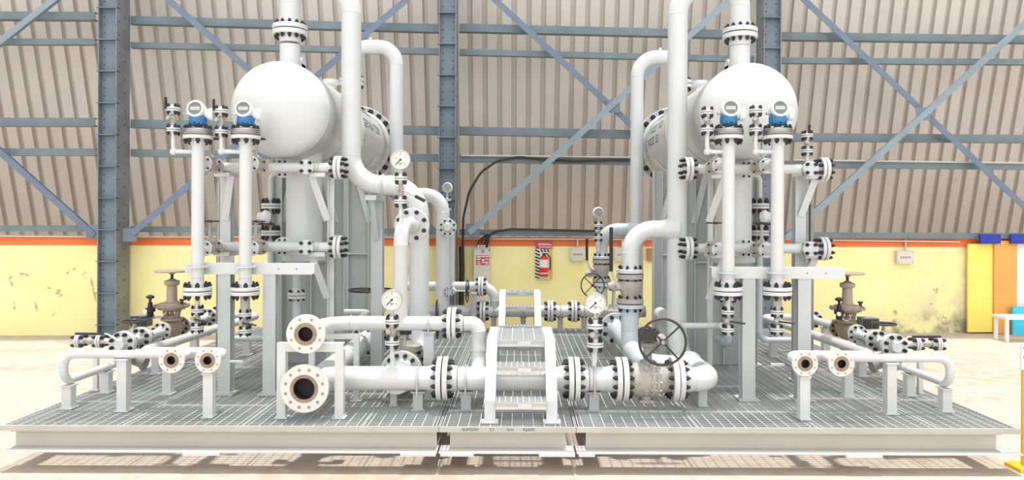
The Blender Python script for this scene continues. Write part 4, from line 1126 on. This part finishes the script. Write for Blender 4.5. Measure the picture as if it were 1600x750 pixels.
def transmitter(x_, Y, z, who, can=1):
    T = Thing('level_transmitter', 'blue and white level transmitter with round display on the %s' % who, 'transmitter', (x_, Y, z), 'level transmitters')
    f = T.part('mounting_flange', MB().lathe((x_, Y, z + .006), (0, 0, 1), [(0, 0), (.137, 0), (.14, .004), (.14, .052), (.135, .056), (.05, .056), (.05, .075), (0, .075)], 36), 'steel', label='bare steel flange')
    T.part('gasket', MB().cyl((x_, Y, z), (x_, Y, z + .006), .12), 'gasket')
    stud_ring(T, f, (x_, Y, z + .01), (0, 0, 1), .14, .095, 8, bk=.0205)
    zz = z + .07
    bd = MB().lathe((x_, Y, zz), (0, 0, 1), [(0, 0), (.03, 0), (.03, .02), (.068, .03), (.082, .055), (.082, .11), (.062, .135), (0, .14)], 24)
    bd.cbox((x_, Y, zz + .085), .155, .06, .05)
    b_ = T.part('body', bd, 'blue', label='blue cast body')
    lug = MB()
    for s_ in (-1, 1):
        for k in range(3): lug.cyl((x_ + s_ * .03 * k, Y - .06, zz + .05), (x_ + s_ * .03 * k, Y - .08, zz + .05), .009, n=6)
    T.part('screw', lug, 'blue', b_)
    hc = Vector((x_, Y - .02, zz + .178)); ax = Vector((0, -1, .18)).normalized()
    hd = T.part('display_housing', MB().lathe(hc - ax * .1, ax, [(0, 0), (.06, 0), (.072, .01), (.072, .10), (.083, .105), (.085, .15), (.078, .158), (.066, .16), (.064, .148), (0, .148)], 36), 'paper', label='white round display housing')
    T.part('window', MB().cyl(hc + ax * .046, hc + ax * .052, .062, n=32), 'lens', hd)
    u, v, a = basis(ax)
    lc = MB(); c_ = hc + ax * .054
    lc.add([c_ + u * sx * .048 + v * sy * .018 for sx, sy in ((-1, -1), (1, -1), (1, 1), (-1, 1))] + [c_ - ax * .002 + u * sx * .048 + v * sy * .018 for sx, sy in ((-1, -1), (1, -1), (1, 1), (-1, 1))], [(0, 1, 2, 3), (4, 5, 6, 7), (0, 1, 5, 4), (1, 2, 6, 5), (2, 3, 7, 6), (3, 0, 4, 7)])
    T.part('display', lc, 'lcd', hd)
    T.part('terminal_cover', MB().lathe((x_ + can * .05, Y + .03, zz + .14), (can, 0, 0), [(0, 0), (.05, 0), (.05, .05), (.064, .055), (.064, .10), (0, .105)], 24), 'plain', hd)
    T.part('cable_entry', MB().cyl((x_ - can * .06, Y, zz + .14), (x_ - can * .115, Y - .01, zz + .14), .013, n=8), 'stain', hd)


def vent(px, Y, xs, pyv1, pyv2, pyl, who, lev):
    c = W(px, pyv2, Y); z1 = W(px, pyv1, Y).z; zl = W(px, pyl, Y).z
    T = Thing('vent_valve', 'small flanged vent valve beside the transmitter of the %s' % who, 'valve', (c.x, Y, zl), 'vent valves on the standpipes')
    T.part('pipe', MB().path([(xs, Y, zl), (c.x, Y, zl), (c.x, Y, c.z)], .021, 16, .05), 'white')
    T.part('elbow', MB().ball((c.x, Y, zl), .034, 14), 'white')
    small_valve(T, (c.x, Y, c.z), (c.x, Y, z1), .062)
    if lev:
        a = W(px - 4, pyv1 + 8, Y - .03); b_ = W(px - 12, pyv1 - 1, Y - .03); d = W(px - 12, pyv1 - 19, Y - .03)
        T.part('lever', MB().path([a, b_, d], .008, 8, .02, weld=False), 'stain'); T.part('grip', MB().cyl(b_, d, .014, n=8), 'black')


def drain(x_, Y, zb, p1, p2, px, who, big=False):
    z1, z2 = W(px, p1, Y).z, W(px, p2, Y).z
    T = Thing('drain_valve', 'small flanged drain valve under the %s' % who, 'valve', (x_, Y, z2 - .03), 'drain valves under the standpipes')
    T.part('stub', MB().cyl((x_, Y, zb - .04), (x_, Y, z1), .024 if not big else .045, n=14), 'white' if not big else 'castg')
    small_valve(T, (x_, Y, z1), (x_, Y, z2), .06)
    T.part('lever', MB().cyl((x_, Y - .05, (z1 + z2) / 2), (x_ + .14, Y - .09, (z1 + z2) / 2 - .015), .009, n=8), 'dark')


def bridle_valve(x_, z_, who):
    T = gate_valve((x_, 7.535, z_), (0, 1, 0), .078, .27, '%s grey gate valve with flat dark handwheel behind the %s' % who, stem=.27, wr=.085, body='castg', n=4, grp='gate valves behind the standpipes')


for px, Y, vp, who, byc, d1, d2, can in ((309, 7.24, (271, 203, 171, 237), 'outer left standpipe', 418, 485, 512, 1), (383.5, 7.24, (346, 206, 174, 237), 'inner left standpipe', 418, 491, 517, 1),
                                    (1138, 7.08, (1105, 203, 176, 237), 'inner right standpipe', 427, 487.5, 515, 1), (1214.5, 7.08, (1180.5, 203, 174, 237), 'outer right standpipe', 427, 487.5, 515, 1)):
    x_, zt_, zb = standpipe(px, Y, who, byc)
    transmitter(x_, Y, zt_, who, can)
    vent(vp[0], Y, x_, vp[2], vp[1], vp[3], who, px < 800)
    drain(x_, Y, zb, d1, d2, px, who, big=px in (383.5, 1214.5))
    bridle_valve(x_, ZB1, ('upper', who))
    bridle_valve(x_, ZB2, ('lower', who))


def bridle(z_, x0, x1, tees, ends, sps, lab):
    T = Thing('bridle_pipe', lab, 'pipe', ((x0 + x1) / 2, HYL, z_), 'bridle pipes')
    T.part('pipe', MB().cyl((x0, HYL, z_), (x1, HYL, z_), .051, n=28), 'white')
    for x_ in sps:
        T.part('tee', MB().cyl((x_, HYL, z_), (x_, 7.70, z_), .045), 'white'); flange1(T, (x_, 7.675, z_), (0, 1, 0), .078, .045, .022)
    for x_ in tees:
        T.part('tee', MB().cyl((x_, HYL, z_), (x_, 7.78, z_), .05), 'white'); fpair(T, (x_, 7.76, z_), (0, 1, 0), .079, .045, .024, 4, hub=(1, 0), ph=PI / 4, bk=.019)
    for x_, s_ in ends: fpair(T, (x_, HYL, z_), (-s_, 0, 0), .125, .051, .035, 8, hub=(1, 0), bk=.0205)
    T.part('tank_nozzle_stub', MB().cyl((tees[-1] if False else (-2.54 if x0 < 0 else 2.45), HYL, z_), (-2.54 if x0 < 0 else 2.45, 7.955, z_), .048), 'white')
    T.part('clamp_ring', MB().ring((X(499, HYL) if x0 < 0 else X(1103, HYL), HYL, z_), (1, 0, 0), .055, .006, 24, 8), 'frame')


XL1, XL2, XR1, XR2 = X(309, 7.24), X(383.5, 7.24), X(1138, 7.08), X(1214.5, 7.08)
for z_, nm in ((ZB1, 'upper'), (ZB2, 'lower')):
    bridle(z_, XL1 - .02, X(524, HYL), [X(478, 7.74)], [(X(529, HYL), 1)], (XL1, XL2), '%s white level pipe between left tank and left standpipes' % nm)
    bridle(z_, X(1080, HYL), X(1282, HYL), [X(1267, 7.74)], [(X(1075, HYL), -1), (X(1286, HYL), 1)], (XR1, XR2), '%s white level pipe between right tank and right standpipes' % nm)
c = W(1261, 236, 7.85)
T = Thing('vent_valve', 'small flanged vent valve standing on the outer end of the upper right level pipe', 'valve', (c.x, 7.85, ZB1), 'vent valves on the standpipes')
small_valve(T, c, W(1261, 212, 7.85), .06); T.part('stub', MB().cyl((c.x, 7.85, ZB1), (c.x, 7.85, c.z), .02, n=12), 'white')
T.part('grip', MB().cyl(W(1264, 208, 7.8), W(1265, 195, 7.8), .014, n=8), 'black')

# posts that carry the level pipes
for x_, lab, dr in ((X(513, 8.06), 'slim white angle post beside the left sump, holding the level pipes', -1), (X(356, 8.1), 'grey post behind the outer left standpipe, holding the level pipes', 1),
                    (X(1106, 8.06), 'slim white angle post beside the right sump, holding the level pipes', 1), (X(1247, 8.1), 'grey post behind the outer right standpipe, holding the level pipes', 1)):
    y_ = 8.08; T = Thing('bridle_post', lab, 'post', (x_, y_, ZD), 'posts of the level pipes'); out = abs(x_) > 2.7
    if out: T.part('post', MB().prism(hprof(.115, .11, .01, .008), (x_, y_, ZD), (x_, y_, ZB1 - .06), up=(0, 1, 0)), 'frame')
    else: T.part('post', MB().prism(lprof(.06, .06, .008), (x_, y_, ZD), (x_, y_, ZB1 - .06)), 'white')
    for z_ in (ZB1, ZB2):
        T.part('bracket', MB().box((x_ - (.13 if dr < 0 else .03), 7.8, z_ - .10), (x_ + (.13 if dr > 0 else .03), y_ + .03, z_ - .055)), 'white')
        T.part('brace', MB().bar((x_, y_ - .06, z_ - .56), (x_ + dr * .125, 7.86, z_ - .09), .012, .075) if not (out and x_ > 0) else MB().bar((x_, y_ - .06, z_ - .50), (x_ + .10, 7.88, z_ - .10), .012, .075), 'white')
    T.part('base_plate', MB().cbox((x_, y_, ZD + .006), .17, .17, .012), 'frame')
T = Thing('vertical_duct', 'narrow grey-brown vertical duct right of the outer right standpipe', 'duct', (W(1264, 500, 8.7).x, 8.72, ZD))
p = W(1264, 383, 8.7); T.part('duct', MB().box((p.x - .055, 8.68, ZD), (p.x - .012, 8.76, 2.62)).box((p.x + .012, 8.68, ZD), (p.x + .05, 8.76, 2.62)), 'castd'); T.part('rod', MB().cyl((p.x, 8.72, ZD), (p.x, 8.72, 2.66), .008, n=8), 'stain')
T = Thing('vertical_duct', 'narrow dark vertical duct left of the outer left post', 'duct', (W(343, 500, 9.6).x, 9.6, ZD))
p = W(343, 383, 9.6); T.part('duct', MB().box((p.x - .035, 9.58, ZD), (p.x + .03, 9.66, 2.6)), 'castd'); T.part('rod', MB().cyl((p.x, 9.57, ZD), (p.x, 9.57, 2.62), .008, n=8), 'stain')

# bypass valves on the outer side of each sump
for px_, s_, nm in ((423, -1, 'left'), (1187, 1, 'right')):
    Y = 8.6; x_ = X(px_, Y); T = Thing('bypass_valve', 'grey flanged valve stack with flat dark wheel on the outer side of the %s sump' % nm, 'valve', (x_, Y, .6), 'sump bypass valves')
    z1, z2 = W(px_, 322, Y).z, W(px_, 364, Y).z
    T.part('pipe', MB().path([(x_ - s_ * .25, Y, 2.66), (x_, Y, 2.66), (x_, Y, z1)], .03, 16, .07), 'white')
    b_ = small_valve(T, (x_, Y, z2), (x_, Y, z1), .105, n=6, stem=False, bodym='castg')
    T.part('bonnet', MB().lathe((x_, Y - .06, (z1 + z2) / 2 + .02), (s_ * .9, -.6, .15), [(0, 0), (.075, 0), (.085, .03), (.085, .06), (.06, .08), (.035, .13), (0, .13)], 20), 'plain', b_)
    wheel(T, (x_ + s_ * .06, Y - .14, (z1 + z2) / 2 - .05), (0, 0, 1), .13, .009, 'dark')
    T.part('lower_pipe', MB().path([(x_, Y, z2), (x_, Y, .74), (x_ + s_ * .5, Y, .74)], .035, 16, .1), 'pale')


# ------------------------------------------------------------------ outboard control-valve manifolds (mirrored)
def manifold(side, who):
    L = side == 'left'
    m = (lambda x: x) if L else (lambda x: -.20 - x)
    s = 1 if L else -1
    V = lambda x, y, z: Vector((m(x), y, z))
    zf = .895 if L else .885; rp = .0375
    T = Thing('drain_pipe', 'white pipe from outer small open flange to the outer corner of the %s' % who, 'pipe', V(-3.6, 6.7, .8), 'manifold pipes')
    T.part('pipe', MB().path([V(-3.016, 6.50, zf), V(-3.016, 6.72, zf), V(-4.13, 6.72, zf), V(-4.13, 6.72, .64), V(-4.13, 7.66, .64)], rp, 24, .11), 'white')
    open_flange(T, V(-3.016, 6.43, zf), .113, .044, 8)
    flange1(T, V(-4.13, 7.685, .64), (0, -1, 0), .064, rp, .02)
    T = Thing('drain_pipe', 'long white pipe from inner small open flange back along the %s' % who, 'pipe', V(-3.4, 7.5, .8), 'manifold pipes')
    T.part('pipe', MB().path([V(-2.70, 6.50, zf), V(-2.70, 6.83, zf), V(-3.48, 6.83, zf), V(-3.48, 9.885, .84), V(-4.025, 9.885, .84)], .046, 24, .11), 'white')
    open_flange(T, V(-2.70, 6.43, zf), .113, .044, 8)
    T.part('clamp_plate', MB().box(tuple(min(a, b_) for a, b_ in zip(V(-2.62, 6.7, zf - .07), V(-2.5, 6.74, zf - .055))), tuple(max(a, b_) for a, b_ in zip(V(-2.62, 6.7, zf - .07), V(-2.5, 6.74, zf - .055)))), 'frame')
    for y_ in (7.45, 8.3): T.part('clamp_ring', MB().ring(V(-3.48, y_, zf - .065 * (y_ - 6.8) / 3.2), (0, 1, 0), .044, .006, 24, 8), 'frame')
    # lower globe valve
    T = Thing('globe_valve', 'dark grey valve low under the control valve line of the %s' % who, 'valve', V(-4.13, 7.95, .55), 'low globe valves')
    small_valve(T, V(-4.13, 7.705, .64), V(-4.13, 7.99, .64), .064, m='castd', bodym='castd', n=4, stem=False)
    T.part('bonnet', MB().cyl(V(-4.13, 7.85, .64), V(-3.98, 7.85, .60), .045, .06).cyl(V(-3.98, 7.85, .60), V(-3.95, 7.85, .592), .078), 'castd')
    # control valve line
    zl, xl = .84, -4.07
    T = Thing('control_line_pipe', 'white flanged pipe line carrying the tan control valve of the %s' % who, 'pipe', V(xl, 8, .72), 'control valve lines')
    T.part('pipe', MB().cyl(V(xl, 7.55, zl), V(xl, 8.42, zl), .047), 'white')
    T.part('pipe', MB().cyl(V(xl, 8.98, zl), V(xl, 10.15, zl), .047), 'white')
    T.part('riser', MB().path([V(-4.13, 8.03, .64), V(-4.13, 8.16, .64), V(-4.08, 8.18, .81)], .036, 16, .08), 'white')
    for y_, R in ((7.62, .13), (7.98, .115), (9.72, .115), (10.05, .115)): fpair(T, V(xl, y_, zl), (0, 1, 0), R, .047, .028, 8, bk=.0205)
    flange1(T, V(xl, 8.44, zl), (0, -1, 0), .11, .047, .026); flange1(T, V(xl, 8.935, zl), (0, 1, 0), .11, .047, .026)
    # bleeder valve with long lever
    Y = 7.62
    T = Thing('bleeder_valve', 'small flanged valve with long flat lever at the outer edge of the %s' % who, 'valve', V(-4.4, Y, .75), 'bleeder valves')
    small_valve(T, V(-4.36, Y + .1, .85), V(-4.58, Y + .1, .85), .075, n=4, stem=False)
    T.part('stub', MB().cyl(V(-4.07, Y + .1, .84), V(-4.36, Y + .1, .85), .03), 'white')
    T.part('lever', MB().path([V(-4.02, Y - .17, .89), V(-4.14, Y - .17, .965), V(-4.44, Y - .17, .965)], .0085, 8, .04, weld=False), 'stain')
    T.part('grip', MB().cyl(V(-4.17, Y - .17, .965), V(-4.46, Y - .17, .967), .013, n=8), 'ink')
    gate_valve(V(-4.28, 8.25, .80), (s, 0, 0), .085, .24, 'small grey valve with flat dark wheel at the outer edge of the %s' % who, stem=.185, wr=.125, body='castg', n=4, grp='manifold gate valves', wr_r=.011)
    T = Thing('spool_pipe', 'short branch pipe holding the flat dark wheel valve of the %s' % who, 'pipe', V(-4.12, 8.25, .75)); T.part('pipe', MB().cyl(V(-4.105, 8.25, .81), V(-4.155, 8.25, .80), .036), 'white')
    # control valve
    c = V(xl, 8.69, zl)
    T = Thing('control_valve', 'tan diaphragm control valve with top handwheel on the %s' % who, 'valve', c - Vector((0, 0, .11)), 'control valves')
    bo = T.part('body', MB().lathe(c - Vector((0, .243, 0)), (0, 1, 0), [(0, 0), (.11, 0), (.11, .026), (.065, .03), (.075, .12), (.11, .2), (.11, .286), (.075, .36), (.065, .456), (.11, .46), (.11, .486), (0, .486)], 32), 'tan')
    for s_ in (-1, 1): stud_ring(T, bo, c + Vector((0, s_ * .2455, 0)), (0, 1, 0), .11, .057, 8, bk=.015)
    T.part('bonnet', MB().lathe(c, (0, 0, 1), [(0, 0), (.085, 0), (.085, .09), (.12, .10), (.12, .125), (.085, .13), (.07, .15), (.06, .16), (0, .16)], 28), 'tan', bo)
    yk = MB()
    for s_ in (-1, 1): yk.bar(c + Vector((s_ * .06, 0, .14)), c + Vector((s_ * .085, 0, .26)), .045, .06, up=(0, 1, 0))
    yk.cyl(c + Vector((0, 0, .14)), c + Vector((0, 0, .27)), .022, n=10); T.part('yoke', yk, 'tan')
    dz = 1.105 - zl
    di = T.part('diaphragm_case', MB().lathe(c + Vector((0, 0, dz)), (0, 0, 1), [(0, -.06), (.08, -.06), (.15, -.035), (.155, -.006), (.2, -.004), (.2, .012), (.155, .014), (.14, .035), (.07, .052), (0, .055)], 40), 'tan')
    hb = MB()
    for k in range(12):
        a = 2 * PI * k / 12; e = c + Vector((math.cos(a) * .18, math.sin(a) * .18, dz - .02)); hb.cyl(e, e + Vector((0, 0, .045)), .011, n=6)
    T.part('case_bolt', hb, 'tan', di)
    T.part('spring_barrel', MB().lathe(c + Vector((0, 0, dz + .05)), (0, 0, 1), [(0, 0), (.075, 0), (.06, .02), (.056, .19), (.078, .195), (.085, .21), (.085, .245), (.05, .255), (.03, .27), (0, .27)], 28), 'tan')
    T.part('adjusting_stem', MB().cyl(c + Vector((0, 0, dz + .3)), c + Vector((0, 0, dz + .40)), .017, n=10), 'dark')
    wz_ = c + Vector((0, 0, dz + .405)); wh = MB()
    wh.lathe(wz_, (0, 0, 1), [(0, -.03), (.03, -.03), (.05, -.012), (.165, -.004), (.185, -.006), (.19, .006), (.182, .018), (.16, .012), (.05, .012), (0, .014)], 40); T.part('handwheel', wh, 'tan')
    T.part('side_bolt', MB().cyl(c + Vector((.135, -.04, dz)), c + Vector((.135, -.04, dz + .065)), .018, n=8).cyl(c + Vector((.135, -.04, dz + .065)), c + Vector((.135, -.04, dz + .085)), .03, n=8), 'dark', di)
    # regulator and positioner beside it
    q = c + Vector((-.17, -.17, dz - .03))
    T = Thing('regulator', 'small black air regulator and positioner beside the tan control valve of the %s' % who, 'regulator', q - Vector((0, 0, .2)), 'air regulators')
    b_ = T.part('regulator_body', MB().lathe(q - Vector((0, 0, .08)), (0, 0, 1), [(0, 0), (.03, 0), (.035, .02), (.035, .06), (.055, .065), (.055, .10), (.03, .11), (.024, .17), (0, .17)], 18), 'black')
    T.part('regulator_knob', MB().lathe(q + Vector((0, 0, .13)), (0, 0, 1), [(0, -.05), (.012, -.05), (.015, 0), (.045, .012), (.045, .03), (.02, .045), (0, .05)], 14), 'black', b_)
    T.part('small_dial', MB().cyl(q + Vector((-.03, -.055, -.01)), q + Vector((-.03, -.072, -.01)), .024, n=16), 'dial', b_)
    px0 = -.22 if L else .26
    ps = T.part('positioner', MB().box(tuple(q + Vector((px0, -.02, -.19))), tuple(q + Vector((px0 + .19, .12, -.06)))), 'castd')
    T.part('positioner_cover', MB().box(tuple(q + Vector((px0 + .005, -.035, -.18))), tuple(q + Vector((px0 + .10, -.02, -.07)))).box(tuple(q + Vector((px0 + .12, -.035, -.18))), tuple(q + Vector((px0 + .185, -.02, -.07)))), 'dark', ps)
    T.part('air_tube', MB().path([q + Vector((.02, .02, -.05)), q + Vector((.1, .0, -.12)), c + Vector((.0, -.12, dz - .05))], .008, 8, .05, weld=False).cyl(q + Vector((-.05, .06, -.1)), c + Vector((0, 0, dz - .12)), .014, n=8), 'stain')
    # posts
    for (x_, y_, zt_, w_, lab) in ((-4.13, 6.80, .64 - rp - .004, .085, 'short post under the outer corner elbow'), (-3.58, 6.72, zf - rp, .095, 'post under the middle of the front pipe'),
                                   (-2.72, 6.52, zf - .12, .075, 'post under the inner small open flange'), (-4.13, 7.42, .64 - rp - .002, .085, 'short post under the low pipe'),
                                   (-3.48, 7.36, zf - .062, .085, 'post under the long pipe, near its front end'), (-4.07, 8.33, zl - .05, .085, 'post under the control valve line, before the tan valve'),
                                   (-4.07, 9.3, zl - .05, .085, 'post under the control valve line, behind the tan valve'), (-3.48, 9.5, zf - .105, .085, 'post under the long pipe, near its back end')):
        support(m(x_), y_, zt_, '%s of the %s' % (lab, who), w=w_, d=.085, m='white', grp='manifold posts')
    support(m(-4.28), 7.5, .75, 'thin post by the bleeder valve of the %s' % who, w=.045, d=.045, m='white', grp='manifold posts')


manifold('left', 'left skid')
manifold('right', 'right skid')
